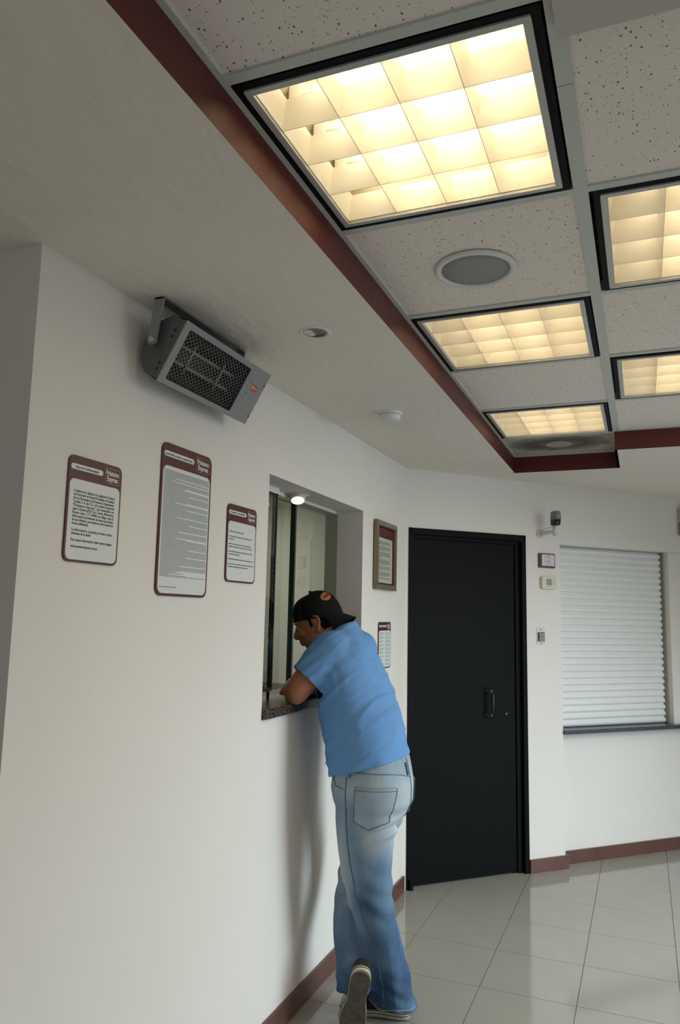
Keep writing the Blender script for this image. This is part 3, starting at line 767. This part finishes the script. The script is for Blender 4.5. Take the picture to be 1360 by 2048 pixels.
for p in (Vector((.128, -.001, -.06)), Vector((.118, -.001, -.078)), Vector((.081, -.001, -.150)), Vector((.072, -.001, -.167))):
    MB().ball(p, (.0038, .002, .0038), seg=10, rings=6).build('screw', DOORH, ht)
for a, y in ((.045, L-.008), (pw-.03, L-.008), (.055, .425), (.095, .425)):
    MB().ball(hp(a, y, .001), .0028 if y > .45 else .0018, seg=10, rings=6).build('screw', DOORH, ht)
m = MB(); m.add([hp(a, y, .0006) for a, y in ((.058, .440), (.080, .440), (.080, .478), (.058, .478))], [(0,1,2,3)])
stk = m.build('sticker', mat('orange_sticker', srgb(188, 92, 52), .5), ht)
m = MB(); m.add([hp(.067+.006*math.cos(t), .447+.005*math.sin(t), .0009) for t in [2*PI*i/14 for i in range(14)]], [tuple(range(14))]); m.add([hp(a, y, .0009) for a, y in ((.066, .457), (.069, .457), (.069, .474), (.066, .474))], [(0,1,2,3)])
m.build('sticker_mark', mat('pale_sticker', srgb(214, 190, 170), .5), stk)

#PERSON#
# ------------------------------------------------------------------ the man at the window
def noise_skin(nt, b, tc):
    n = nt.nodes.new('ShaderNodeTexNoise'); n.inputs['Scale'].default_value = 9; nt.links.new(tc.outputs['Object'], n.inputs['Vector'])
    cr = nt.nodes.new('ShaderNodeValToRGB'); e = cr.color_ramp.elements
    e[0].position = .35; e[0].color = srgb(150, 98, 68); e[1].position = .65; e[1].color = srgb(172, 116, 82)
    nt.links.new(n.outputs['Fac'], cr.inputs[0]); nt.links.new(cr.outputs[0], b.inputs['Base Color'])
SKIN = mat('brown_skin', srgb(160, 106, 74), .5, custom=noise_skin)
def denim_nodes(nt, b, tc):
    def nz(scale, det, map_=None):
        n = nt.nodes.new('ShaderNodeTexNoise'); n.inputs['Scale'].default_value = scale; n.inputs['Detail'].default_value = det
        if map_:
            mp = nt.nodes.new('ShaderNodeMapping'); mp.inputs['Scale'].default_value = map_; nt.links.new(tc.outputs['Object'], mp.inputs[0]); nt.links.new(mp.outputs[0], n.inputs['Vector'])
        else: nt.links.new(tc.outputs['Object'], n.inputs['Vector'])
        return n
    a = nz(7, 4, (1, 1, .45)); g = nz(420, 2, (1, 1, .35))
    at = nt.nodes.new('ShaderNodeAttribute'); at.attribute_name = 'fade'
    s1 = nt.nodes.new('ShaderNodeMath'); s1.operation = 'MULTIPLY_ADD'; s1.inputs[1].default_value = .55; nt.links.new(a.outputs['Fac'], s1.inputs[0]); nt.links.new(at.outputs['Fac'], s1.inputs[2])
    s2 = nt.nodes.new('ShaderNodeMath'); s2.operation = 'MULTIPLY_ADD'; s2.inputs[1].default_value = .25; nt.links.new(g.outputs['Fac'], s2.inputs[0]); nt.links.new(s1.outputs[0], s2.inputs[2])
    cr = nt.nodes.new('ShaderNodeValToRGB'); e = cr.color_ramp.elements
    e[0].position = .3; e[0].color = srgb(46, 74, 108); e[1].position = 1.25 if False else 1.0; e[1].color = srgb(184, 192, 192)
    x = cr.color_ramp.elements.new(.58); x.color = srgb(110, 136, 160)
    nt.links.new(s2.outputs[0], cr.inputs[0]); nt.links.new(cr.outputs[0], b.inputs['Base Color'])
    bp = nt.nodes.new('ShaderNodeBump'); bp.inputs['Strength'].default_value = .25; bp.inputs['Distance'].default_value = .001
    nt.links.new(g.outputs['Fac'], bp.inputs['Height']); nt.links.new(bp.outputs[0], b.inputs['Normal'])
DENIM = mat('faded_denim', srgb(100, 128, 156), .85, spec=.2, custom=denim_nodes)
SHIRT = mat('blue_cotton', srgb(101, 147, 198), .85, spec=.2, vary=(14, .06), bump=(500, .1, 2, (1, 1, 1)))
CAPM = mat('black_cotton', srgb(20, 21, 24), .9, spec=.15)
HAIR = mat('black_hair', srgb(14, 12, 11), .9, spec=.15, bump=(300, .5, 2, (1, 1, .2)))
RUBBER = mat('cream_rubber', srgb(190, 182, 156), .55, vary=(30, .15))
OUTSOLE = mat('worn_outsole', srgb(92, 84, 76), .85, vary=(24, .35), bump=(150, .8, 3, (1, 1, 1)))
CANVAS = mat('black_canvas', srgb(26, 26, 28), .85)
THREAD = mat('dark_thread', srgb(82, 100, 124), .8)
THREADL = mat('pale_thread', srgb(150, 150, 146), .8)

def solid(mb, voxel, smooth, disp=None, fade=None, m=None, name='x', parent=None, **k):
    """closed overlapping volumes -> one continuous smooth mesh"""
    me = mb.mesh(name, None, clean=True); o = bpy.data.objects.new(name, me); COL.objects.link(o)
    r = o.modifiers.new('r', 'REMESH'); r.mode = 'VOXEL'; r.voxel_size = voxel; r.use_smooth_shade = True
    s = o.modifiers.new('s', 'SMOOTH'); s.iterations = smooth; s.factor = .5
    dg = bpy.context.evaluated_depsgraph_get(); dg.update()
    out = bpy.data.meshes.new_from_object(o.evaluated_get(dg)); bpy.data.objects.remove(o)
    if disp:
        co = np.empty(len(out.vertices)*3, 'f'); out.vertices.foreach_get('co', co); co = co.reshape(-1, 3)
        no = np.empty(len(out.vertices)*3, 'f'); out.vertex_normals.foreach_get('vector', no); no = no.reshape(-1, 3)
        d = np.array([disp(Vector(c), Vector(n_)) for c, n_ in zip(co.tolist(), no.tolist())], 'f')
        out.vertices.foreach_set('co', (co+no*d[:, None]).ravel())
    if fade:
        at = out.attributes.new('fade', 'FLOAT', 'POINT'); at.data.foreach_set('value', [fade(v.co) for v in out.vertices])
    for p in out.polygons: p.use_smooth = True
    out.materials.clear(); out.materials.append(m); out.name = name; out.update()
    o = bpy.data.objects.new(name, out); return link(o, parent, **k)
def limb(mb, pts, rs, seg=20, sub=4):
    """tapered limb through joints with round ends"""
    pts = [Vector(p) for p in pts]
    P, R_ = [], []
    for i in range(len(pts)-1):
        for k in range(sub): t = k/sub; P.append(pts[i].lerp(pts[i+1], t)); R_.append(rs[i]*(1-t)+rs[i+1]*t)
    P.append(pts[-1]); R_.append(rs[-1])
    mb.tube(P, R_, seg)
    for p, r in zip(pts, rs): mb.ball(p, r*.995, seg=seg, rings=12)
def sm(a, b, x):
    t = min(1, max(0, (x-a)/(b-a))); return t*t*(3-2*t)

# head frame: faces the glass (-x), pitched down
pt = math.radians(20); yw = math.radians(8)
Hc = Vector((.040, 2.985, 1.528))
HM = Matrix.Rotation(yw, 3, 'Z') @ Matrix.Rotation(-pt, 3, 'Y')     # local: -x forward, y left->right, z up
def hd(x, y, z): return Hc + HM @ Vector((x, y, z))
body = MB()
# skull, jaw, neck
body.ball(Hc, (1, 1, 1), M=HM @ Matrix.Diagonal((.098, .078, .100)))
body.ball(hd(-.030, 0, -.045), 1, M=HM @ Matrix.Diagonal((.062, .060, .075)))
body.ball(hd(-.052, 0, -.092), 1, M=HM @ Matrix.Diagonal((.034, .034, .030)))
for s in (-1, 1):
    body.ball(hd(.000, s*.050, -.070), 1, M=HM @ Matrix.Diagonal((.045, .020, .040)))
    body.ball(hd(-.068, s*.038, -.030), 1, M=HM @ Matrix.Diagonal((.026, .026, .026)))
    body.ball(hd(-.083, s*.030, .016), 1, M=HM @ Matrix.Diagonal((.014, .026, .010)))
limb(body, [hd(-.092, 0, .004), hd(-.108, 0, -.022), hd(-.112, 0, -.034)], [.009, .012, .015], 14, 3)
for s in (-1, 1): body.ball(hd(-.098, s*.013, -.038), .0105, seg=12, rings=8)
body.ball(hd(-.093, 0, -.062), 1, M=HM @ Matrix.Diagonal((.014, .025, .0075)))
body.ball(hd(-.090, 0, -.074), 1, M=HM @ Matrix.Diagonal((.014, .022, .008)))
for s in (-1, 1):                                                       # ears: rim, bowl, lobe
    c = hd(.012, s*.080, -.018)
    pts = [hd(.004, s*.078, -.046), hd(.016, s*.085, -.034), hd(.028, s*.090, -.012), hd(.026, s*.091, .010), hd(.010, s*.087, .018), hd(-.004, s*.080, .006)]
    limb(body, pts, [.0065, .0055, .005, .005, .005, .005], 10, 3)
    body.ball(hd(.010, s*.080, -.012), 1, M=HM @ Matrix.Diagonal((.014, .005, .024)))
limb(body, [hd(.030, 0, -.030), (.105, 2.995, 1.465), (.145, 3.005, 1.400)], [.062, .064, .068], 24)
# trunk inside the clothes
body.loft([((.145, 3.01, 1.42), (0, .10, 0), (.06, 0, .02)), ((.16, 3.01, 1.34), (0, .15, 0), (.075, 0, .02)), ((.195, 3.0, 1.20), (0, .15, 0), (.09, 0, .02)), ((.25, 3.0, 1.05), (0, .14, 0), (.10, 0, .03)), ((.285, 3.0, .92), (0, .16, 0), (.125, 0, .02)), ((.29, 3.0, .82), (0, .15, 0), (.11, 0, 0))], 28)
ARM_L = [(.128, 2.862, 1.405), (.080, 2.828, 1.320), (.030, 2.800, 1.246)]
limb(body, ARM_L, [.060, .056, .050])
limb(body, [(.030, 2.800, 1.246), (.000, 2.865, 1.252), (-.030, 2.955, 1.238), (-.040, 3.010, 1.232)], [.048, .050, .036, .027])
body.ball((.034, 2.796, 1.226), (.036, .034, .028))
ARM_R = [(.165, 3.150, 1.400), (.120, 3.230, 1.330), (.020, 3.270, 1.246)]
limb(body, ARM_R, [.062, .052, .044])
limb(body, [(.020, 3.270, 1.246), (-.010, 3.215, 1.252), (-.035, 3.135, 1.250), (-.030, 3.080, 1.258)], [.044, .046, .034, .026])
# hands: palm, four fingers and thumb each, crossed over the sill
def hand(wrist, d, side, up):
    d = Vector(d).normalized(); up = Vector(up).normalized(); sd = d.cross(up).normalized()*side; w_ = Vector(wrist)
    body.loft([(w_, sd*.026, up*.016), (w_+d*.03, sd*.036, up*.016), (w_+d*.075, sd*.040, up*.014), (w_+d*.090, sd*.036, up*.010)], 18, 2.6)
    for k, (o_, l) in enumerate(((-.029, .060), (-.010, .075), (.010, .080), (.029, .070))):
        b = w_+d*.082+sd*o_
        p1 = b+d*l*.45+sd*o_*.10-up*.002; p2 = p1+d*l*.30-up*.010; p3 = p2+d*l*.20-up*.016
        limb(body, [b, p1, p2, p3], [.0092, .0088, .0080, .0068], 10, 2)
    t0 = w_+d*.022+sd*.030; limb(body, [t0, t0+d*.028+sd*.022-up*.004, t0+d*.055+sd*.026-up*.010], [.013, .011, .0085], 10, 2)
hand((-.042, 3.020, 1.226), (-.12, 1, -.06), 1, (0, 0, 1))
hand((-.028, 3.070, 1.262), (-.35, -1, -.10), 1, (0, 0, 1))
# legs inside the jeans
limb(body, [(.29, 2.925, .84), (.292, 2.955, .50), (.361, 3.055, .09)], [.085, .055, .040])
limb(body, [(.29, 3.085, .84), (.174, 3.13, .50), (.186, 3.055, .34), (.232, 2.962, .22)], [.080, .052, .040, .034])
limb(body, [(.375, 3.058, .09), (.30, 3.048, .050)], [.030, .018]); limb(body, [(.232, 2.962, .22), (.272, 2.91, .18)], [.030, .018])
man = solid(body, .0048, 3, m=SKIN, name='person', label='man in blue t-shirt, jeans and backwards black cap leaning on the window sill', cat='person')
for s in (-1, 1):
    eye = MB().ball(hd(-.0835, s*.031, -.002), .0115, seg=16, rings=10).build('eye', mat('eye_white', srgb(150, 140, 132), .4), man)
    MB().ball(hd(-.0925, s*.031, -.003), .0052, seg=12, rings=8).build('iris', mat('dark_iris', srgb(30, 20, 14), .15), eye)
    MB().tube([hd(-.093, s*.012, .021), hd(-.0965, s*.030, .027), hd(-.084, s*.050, .023)], [.002, .0032, .0018], 8).build('eyebrow', HAIR, man)

# hair below the cap
hb = MB()
hb.ball(hd(.006, 0, .004), 1, M=HM @ Matrix.Diagonal((.100, .081, .100)))
hair = solid(hb, .004, 1, disp=lambda c, n: .0018*noise.noise(c*90), m=HAIR, name='hair', parent=man)
bm = bmesh.new(); bm.from_mesh(hair.data)
HI = HM.inverted()
dele = []
for v in bm.verts:
    l = HI @ (v.co-Hc)
    hairline = -.052 if l.x > .028 else (-.052+(.028-l.x)*3.2)
    if -.024 < l.x < -.006: hairline = min(hairline, -.028)
    if l.z < hairline or l.x < -.055: dele.append(v)
bmesh.ops.delete(bm, geom=dele, context='VERTS')
for _ in range(6):                                                      # even out the cut hairline
    nb = {}
    for v in bm.verts:
        if v.is_boundary:
            q_ = [e_.other_vert(v).co for e_ in v.link_edges if e_.is_boundary]
            if len(q_) == 2: nb[v] = (q_[0]+q_[1]+v.co*2)/4
    for v, c_ in nb.items(): v.co = c_
bm.to_mesh(hair.data); bm.free()

# cap, worn backwards: crown panels, band, peak over the nape, patch, button
cm = bpy.data.objects.new('cap', None)
def crown(ph_, th_, off=0):
    # ph_ around (0 = peak side = +x), th_ from rim (0) to top (1)
    a = th_*PI/2; cx, cz = math.cos(a)**.78, math.sin(a)**.92
    front = max(0, math.cos(ph_))                       # structured panels above the peak
    rx = .104+.012*front*math.sin(a)*1.0; ry = .085; hz = .106+.010*front*math.sin(a)
    x = (rx+off)*cx*math.cos(ph_); y = (ry+off)*cx*math.sin(ph_)
    z = .012-.018*math.cos(ph_)*(1-th_) + (hz+off)*cz
    return hd(x+.004, y, z-.004)
m = MB(); NS, NT = 48, 14
vs = [crown(2*PI*k/NS, i/NT) for i in range(NT) for k in range(NS)]+[crown(0, 1)]
m.add(vs, [(i*NS+k, i*NS+(k+1)%NS, (i+1)*NS+(k+1)%NS, (i+1)*NS+k) for i in range(NT-1) for k in range(NS)]+[((NT-1)*NS+k, (NT-1)*NS+(k+1)%NS, NT*NS) for k in range(NS)], True)
cap = m.build('cap', CAPM, man, clean=True)
so = cap.modifiers.new('thickness', 'SOLIDIFY'); so.thickness = .003; so.offset = 1
m = MB().tube([crown(2*PI*k/32, .02, .002) for k in range(33)], .0042, 8, caps=False); m.build('band', CAPM, cap)
for k in range(6): MB().tube([crown(2*PI*k/6+PI/6*0, i/12, .0032) for i in range(13)], .0012, 6).build('seam', mat('cap_thread', srgb(34, 34, 38), .9), cap)
MB().ball(crown(0, 1, .004), (.007, .007, .005), seg=14, rings=8).build('top_button', CAPM, cap)
def peak(s, t, o_=0):
    ph_ = s*1.12; base = crown(ph_, .03, .002); lb = HI @ (base-Hc)
    L_ = .046*(1-abs(s)**3*.5)*t
    dirx = Vector((1, .25*s, 0)).normalized()
    l = lb+dirx*L_+Vector((0, 0, -.034*s*s*t-.034*t+o_))
    return Hc+HM @ l
m = MB(); NS, NT = 28, 9; vs = [peak(-1+2*k/NS, i/NT, o_) for o_ in (.0018, -.0022) for i in range(NT+1) for k in range(NS+1)]
q = NS+1; half = (NT+1)*q
fs = [(b+i*q+k, b+i*q+k+1, b+(i+1)*q+k+1, b+(i+1)*q+k) for b in (0, half) for i in range(NT) for k in range(NS)]
fs += [(NT*q+k, NT*q+k+1, half+NT*q+k+1, half+NT*q+k) for k in range(NS)]+[(i*q+e_, (i+1)*q+e_, half+(i+1)*q+e_, half+i*q+e_) for i in range(NT) for e_ in (0, NS)]
m.add(vs, fs, True); pk = m.build('peak', CAPM, cap, clean=True)
m = MB().tube([peak(-1+2*k/30, 1) for k in range(31)], .0026, 8); m.build('peak_edge', CAPM, pk)
# oval patch on the structured side
m = MB(); cph, cth = -.62, .50; NR = 24
for f_, zz in ((1, .0042),):
    vs = [crown(cph+.0, cth, zz)]+[crown(cph+.34*f_*math.cos(2*PI*k/NR), cth+.125*f_*math.sin(2*PI*k/NR)+.05*math.cos(2*PI*k/NR), zz) for k in range(NR)]
    m.add(vs, [(0, 1+k, 1+(k+1)%NR) for k in range(NR)], True)
pa = m.build('patch', mat('tan_patch', srgb(176, 116, 74), .8), cap, label='orange oval patch')
m = MB()
for k in range(5):
    c0 = -.18+.09*k
    m.tube([crown(cph+c0, cth-.05+.05*c0/.34, .0052), crown(cph+c0+.03, cth+.045+.05*c0/.34, .0052), crown(cph+c0+.065, cth-.04+.05*c0/.34, .0052)], .0012, 5)
m.build('patch_stitching', mat('rust_thread', srgb(146, 62, 40), .8), pa)

# ---- t-shirt
def ell(c, a, b, tilt=.22, yawd=0):
    ax = Vector((math.sin(yawd)*a, a*math.cos(yawd), 0)); n_ = Vector((math.cos(yawd), -math.sin(yawd), tilt)).normalized()
    return (c, ax, n_*b)
sh = MB()
sh.loft([ell((.280, 3.0, .930), .190, .160, .30), ell((.276, 3.0, .985), .192, .158, .28), ell((.260, 3.0, 1.06), .193, .158, .25), ell((.240, 3.0, 1.14), .198, .160, .22), ell((.213, 3.0, 1.22), .203, .148, .2),
         ell((.190, 3.0, 1.30), .200, .134, .2), ell((.170, 3.0, 1.37), .188, .116, .25), ell((.155, 3.0, 1.43), .155, .100, .35), ell((.140, 3.0, 1.470), .110, .080, .45), ell((.135, 3.005, 1.500), .075, .068, .5)], 44, 2.25)
limb(sh, [(.150, 2.885, 1.405), (.105, 2.850, 1.350), (.064, 2.820, 1.298)], [.088, .080, .070], 24)
limb(sh, [(.165, 3.140, 1.405), (.125, 3.195, 1.360), (.095, 3.230, 1.320)], [.085, .078, .072], 24)
sh.ball((.190, 3.04, 1.415), (.090, .12, .080))
sh.ball((.185, 2.93, 1.37), (.110, .10, .10))
fd = Vector((-.55, .1, -.83)).normalized()
def shirt_fold(c, n):
    # drag folds run from the armpit and chest down towards the back hem
    u = Vector((c.x*.80+c.z*.55, c.y*.9, -c.x*.50+c.z*.30))
    k1 = noise.noise(Vector((u.x*3.0+5, c.y*4, (c.x*.75-c.z*.60)*15)))
    k4 = noise.noise(Vector((u.x*5+2, c.y*7, (c.x*.62-c.z*.72)*34)))
    k2 = noise.noise(Vector((c.x*7, c.y*7+3, c.z*5)))
    low = sm(1.40, 1.22, c.z)
    r1 = (1-abs(k1)*2.2)**3 if abs(k1) < .45 else 0
    r2 = (1-abs(k4)*2.2)**3 if abs(k4) < .45 else 0
    dA = math.sqrt((c.x-.14)**2+((c.y-2.86)*.6)**2+(c.z-1.28)**2)
    armpit = math.exp(-(dA/.075)**2)*math.sin(dA*150+c.x*20)
    hem = sm(1.04, .94, c.z)
    bl = .010*hem*math.sin(math.atan2(c.y-3, c.x-.26)*8+1)
    slv = math.exp(-(((c.x-.09)/.06)**2+((c.z-1.35)/.07)**2))*sm(2.90, 2.84, c.y)
    return r1*.0085*(.25+.75*low)-.003*low + r2*.0032*(.4+.6*low) + k2*.006*low + bl*.6 + armpit*.0045 + slv*.0035*math.sin((c.z*.8-c.x*.6)*150)
shirt = solid(sh, .0065, 7, disp=shirt_fold, m=SHIRT, name='t_shirt', parent=man)
# cut the openings: neck, sleeve ends, hem
bm = bmesh.new(); bm.from_mesh(shirt.data)
def cut(co, no, rad, reach=.14):
    """plane cut limited to a short cylinder around the opening"""
    fs = []
    for f in bm.faces:
        q_ = f.calc_center_median()-co; h_ = q_.dot(no)
        if -.012 < h_ < reach and (q_-no*h_).length < rad: fs.append(f)
    es = {e_ for f in fs for e_ in f.edges}; vs_ = {v for f in fs for v in f.verts}
    bmesh.ops.bisect_plane(bm, geom=list(vs_)+list(es)+fs, plane_co=co, plane_no=no, clear_outer=True)
cut(Vector((.064, 2.820, 1.298)), Vector((-.55, -.40, -.72)).normalized(), .088)
cut(Vector((.095, 3.230, 1.320)), Vector((-.5, .55, -.65)).normalized(), .088)
cut(Vector((.276, 3.0, .955)), Vector((.30, 0, -1)).normalized(), .5)
cut(Vector((.122, 3.0, 1.480)), Vector((-.62, 0, .78)).normalized(), .10)
bm.to_mesh(shirt.data); bm.free()
so = shirt.modifiers.new('thickness', 'SOLIDIFY'); so.thickness = .0022; so.offset = -1

# ---- jeans
jn = MB()
jn.loft([ell((.285, 3.0, 1.005), .176, .140, .18), ell((.287, 3.0, .95), .182, .150, .12), ell((.290, 3.0, .88), .186, .160, .05), ell((.295, 3.0, .82), .180, .155, 0), ell((.295, 3.0, .77), .160, .125, 0)], 40, 2.3)
def leg(rows):
    jn.loft([((x, y, z), (a, 0, 0), (0, b, 0)) for x, y, z, a, b in rows], 32, 2.2)
# standing left leg (nearest), x half-widths follow the loose trouser
leg([(.290, 2.925, .86, .125, .095), (.292, 2.925, .76, .125, .098), (.286, 2.935, .66, .112, .094), (.286, 2.945, .56, .104, .086), (.298, 2.955, .47, .094, .082),
     (.320, 2.985, .36, .086, .080), (.342, 3.015, .25, .080, .080), (.358, 3.040, .15, .084, .084), (.366, 3.052, .075, .090, .088), (.368, 3.055, .042, .090, .088)])
# right leg, crossing in front towards the wall, heel lifted on the near side
leg([(.315, 3.085, .86, .110, .090), (.296, 3.110, .76, .105, .090), (.255, 3.135, .66, .092, .086), (.205, 3.145, .57, .082, .078), (.172, 3.135, .49, .076, .074),
     (.172, 3.100, .41, .071, .072), (.186, 3.050, .34, .068, .068), (.208, 2.995, .27, .068, .066), (.232, 2.955, .21, .072, .064), (.243, 2.945, .16, .076, .060), (.244, 2.945, .115, .076, .056)])
def jean_fold(c, n):
    t = .0
    t += .006*noise.noise(Vector((c.x*9, c.y*9, c.z*5)))
    low = sm(.30, .06, c.z); t += low*.017*noise.noise(Vector((c.x*10+3, c.y*10, c.z*24+c.x*12)))
    t += -abs(noise.noise(Vector((c.x*14, c.y*12, c.z*3.2+9))))*.012*sm(.75, .3, c.z)
    knee = math.exp(-((c.z-.46)/.10)**2); t += knee*.006*math.sin((c.z*70+c.x*40))*.6
    seat = math.exp(-((c.z-.745)/.045)**2)*sm(.28, .40, c.x); t += seat*.007*math.sin(c.z*120-c.x*55)
    return t
def jean_fade(c):
    f_ = .15+.27*math.exp(-((c.z-.73)/.14)**2)*sm(.24, .36, c.x)+.42*math.exp(-((c.z-.52)/.18)**2)*sm(.31, .20, c.x)
    f_ -= .16*sm(.62, .36, c.z)
    f_ += .16*sm(.80, .90, c.z)+.12*noise.noise(c*9)
    return f_
jeans = solid(jn, .0068, 8, disp=jean_fold, fade=jean_fade, m=DENIM, name='jeans', parent=man)
bvh = BVHTree.FromPolygons([v.co.copy() for v in jeans.data.vertices], [tuple(p.vertices) for p in jeans.data.polygons])
def snap(p, off=.0015):
    co, no, i, d = bvh.find_nearest(Vector(p)); return co+no*off
def seam(name, pts, r, m, n=10, par=jeans, off=.0012):
    P = []
    for a, b in zip(pts[:-1], pts[1:]):
        for k in range(n): P.append(snap(Vector(a).lerp(Vector(b), k/n), off))
    P.append(snap(pts[-1], off)); return MB().tube(P, r, 6).build(name, m, par)
# side seam of the near leg, centre back seam, yoke, waistband
seam('side_seam', [(.240, 2.80, .935), (.232, 2.80, .80), (.246, 2.83, .66), (.262, 2.84, .52), (.292, 2.86, .40), (.335, 2.91, .25), (.352, 2.94, .14), (.357, 2.95, .07)], .0020, THREAD)
seam('centre_back_seam', [(.45, 3.0, 1.0), (.46, 3.0, .90), (.45, 3.0, .80), (.42, 3.0, .755)], .0018, THREAD)
seam('yoke_seam', [(.450, 2.995, .925), (.415, 2.90, .945), (.330, 2.825, .955), (.250, 2.80, .955)], .0014, THREAD)
seam('hem_stitch', [(.27, 3.00, .062), (.30, 2.96, .060), (.36, 2.94, .058), (.43, 2.97, .060), (.46, 3.04, .062)], .0016, THREADL)
seam('front_pocket_edge', [(.140, 2.84, .925), (.165, 2.82, .895), (.225, 2.80, .890)], .0016, THREAD)
def pocket(corners, parent, nu=10, nv=12, dark=True):
    tl, tr, br, bt, bl = [Vector(c) for c in corners]
    m = MB(); vs = []
    for j in range(nv+1):
        for i in range(nu+1):
            u, v = i/nu, j/nv
            bot = bl.lerp(bt, u*2) if u < .5 else bt.lerp(br, u*2-1)
            vs.append(snap(tl.lerp(tr, u).lerp(bot, v), .0032))
    m.add(vs, [(j*(nu+1)+i, j*(nu+1)+i+1, (j+1)*(nu+1)+i+1, (j+1)*(nu+1)+i) for j in range(nv) for i in range(nu)], True)
    o = m.build('back_pocket', DENIM, parent, clean=True)
    at = o.data.attributes.new('fade', 'FLOAT', 'POINT'); at.data.foreach_set('value', [.32]*len(o.data.vertices))
    for nm, pth, r, mm in (('pocket_stitch', [tl, bl, bt, br, tr], .0016, THREAD), ('pocket_stitch', [tl, tr], .0018, THREADL), ('pocket_stitch', [tl.lerp(bl, .1), tr.lerp(br, .1)], .0012, THREAD)):
        seam(nm, [tuple(p) for p in pth], r, mm, par=o, off=.0036)
    return o
pocket([(.285, 2.80, .905), (.428, 2.89, .900), (.405, 2.87, .775), (.335, 2.82, .748), (.275, 2.80, .775)], jeans)
pocket([(.45, 3.06, .90), (.40, 3.16, .90), (.39, 3.15, .78), (.42, 3.11, .75), (.445, 3.07, .78)], jeans)
for z in (.97, ):
    for p in ((.255, 2.80), (.45, 2.975)):
        seam('belt_loop', [(p[0], p[1], .985), (p[0], p[1], .935)], .0045, DENIM, n=3, off=.003)
# ---- shoes
def shoe(M_, label):
    o = MB()
    outline = [(0, .0), (.008, .022), (.035, .033), (.08, .034), (.13, .033), (.18, .043), (.22, .047), (.255, .040), (.276, .022), (.282, 0), (.276, -.020), (.255, -.034), (.22, -.040), (.18, -.036), (.13, -.028), (.08, -.030), (.035, -.031), (.008, -.020)]
    def smooth_outline(s_=0):
        pts = []; n_ = len(outline)
        for i in range(n_):
            p0, p1, p2, p3 = [Vector(outline[(i+k) % n_]) for k in (-1, 0, 1, 2)]
            for t in (0, .33, .66):
                pts.append(.5*((2*p1)+(p2-p0)*t+(2*p0-5*p1+4*p2-p3)*t*t+(3*p1-p0-3*p2+p3)*t**3))
        c = Vector((.14, 0)); return [Vector((c.x+(p.x-c.x)*(1+s_), p.y*1.18*(1+s_))) for p in pts]
    root = MB().prism([tuple(p) for p in smooth_outline(.0)], .005, .027, True); 
    sole = bpy.data.objects.new('shoe', root.mesh('shoe', RUBBER, clean=True)); sole.matrix_world = M_; link(sole, man, label=label)
    MB().prism([tuple(p) for p in smooth_outline(-.06)], 0, .0055, True).build('outsole', OUTSOLE, sole, clean=True)
    pts = [(*p, .0175) for p in smooth_outline(.006)]; MB().tube(pts+[pts[0]], .0016, 6, caps=False).build('foxing_stripe', mat('dark_stripe', srgb(50, 46, 44), .6), sole)
    up = MB(); up.loft([((.010, 0, .03), (0, .022, 0), (0, 0, .006)), ((.014, 0, .055), (0, .028, 0), (.004, 0, .03)), ((.05, 0, .055), (0, .031, 0), (0, 0, .045)), ((.10, 0, .052), (0, .032, 0), (0, 0, .046)), ((.15, 0, .044), (0, .035, 0), (0, 0, .034)), ((.20, .003, .036), (0, .040, 0), (0, 0, .026)), ((.245, .003, .032), (0, .034, 0), (0, 0, .020)), ((.270, 0, .028), (0, .018, 0), (0, 0, .012))], 24)
    up.build('upper', CANVAS, sole, clean=True)
    tc_ = MB(); tc_.ball((.238, .003, .034), (.040, .040, .026), seg=24, rings=12); tc_.build('toe_cap', RUBBER, sole)
    for k in range(5): MB().lathe([(.0035, 0), (.0035, .002)], (.11+.018*k, 0, 0), 8).v
    la = MB()
    for k in range(4): la.tube([(.125+.02*k, -.022, .078-.010*k), (.132+.02*k, 0, .090-.011*k), (.125+.02*k, .024, .078-.010*k)], .003, 6)
    l_ = la.build('laces', mat('white_lace', srgb(190, 188, 178), .8), sole); l_['kind'] = 'stuff'
    return sole
def shoe_frame(heel, toe, up):
    X = (Vector(toe)-Vector(heel)).normalized(); U = Vector(up); Z = (U-X*U.dot(X)).normalized(); Y = Z.cross(X)
    return frame(heel, X, Y, Z)
shoe(shoe_frame((.435, 3.075, .0), (.155, 3.035, .0), (0, 0, 1)), 'shoe flat on the floor, cream sole and black canvas')
shoe(shoe_frame((.318, 2.838, .245), (.258, 2.895, .004), (-.284, .867, .27)), 'shoe raised on its toe, worn brown outsole showing')
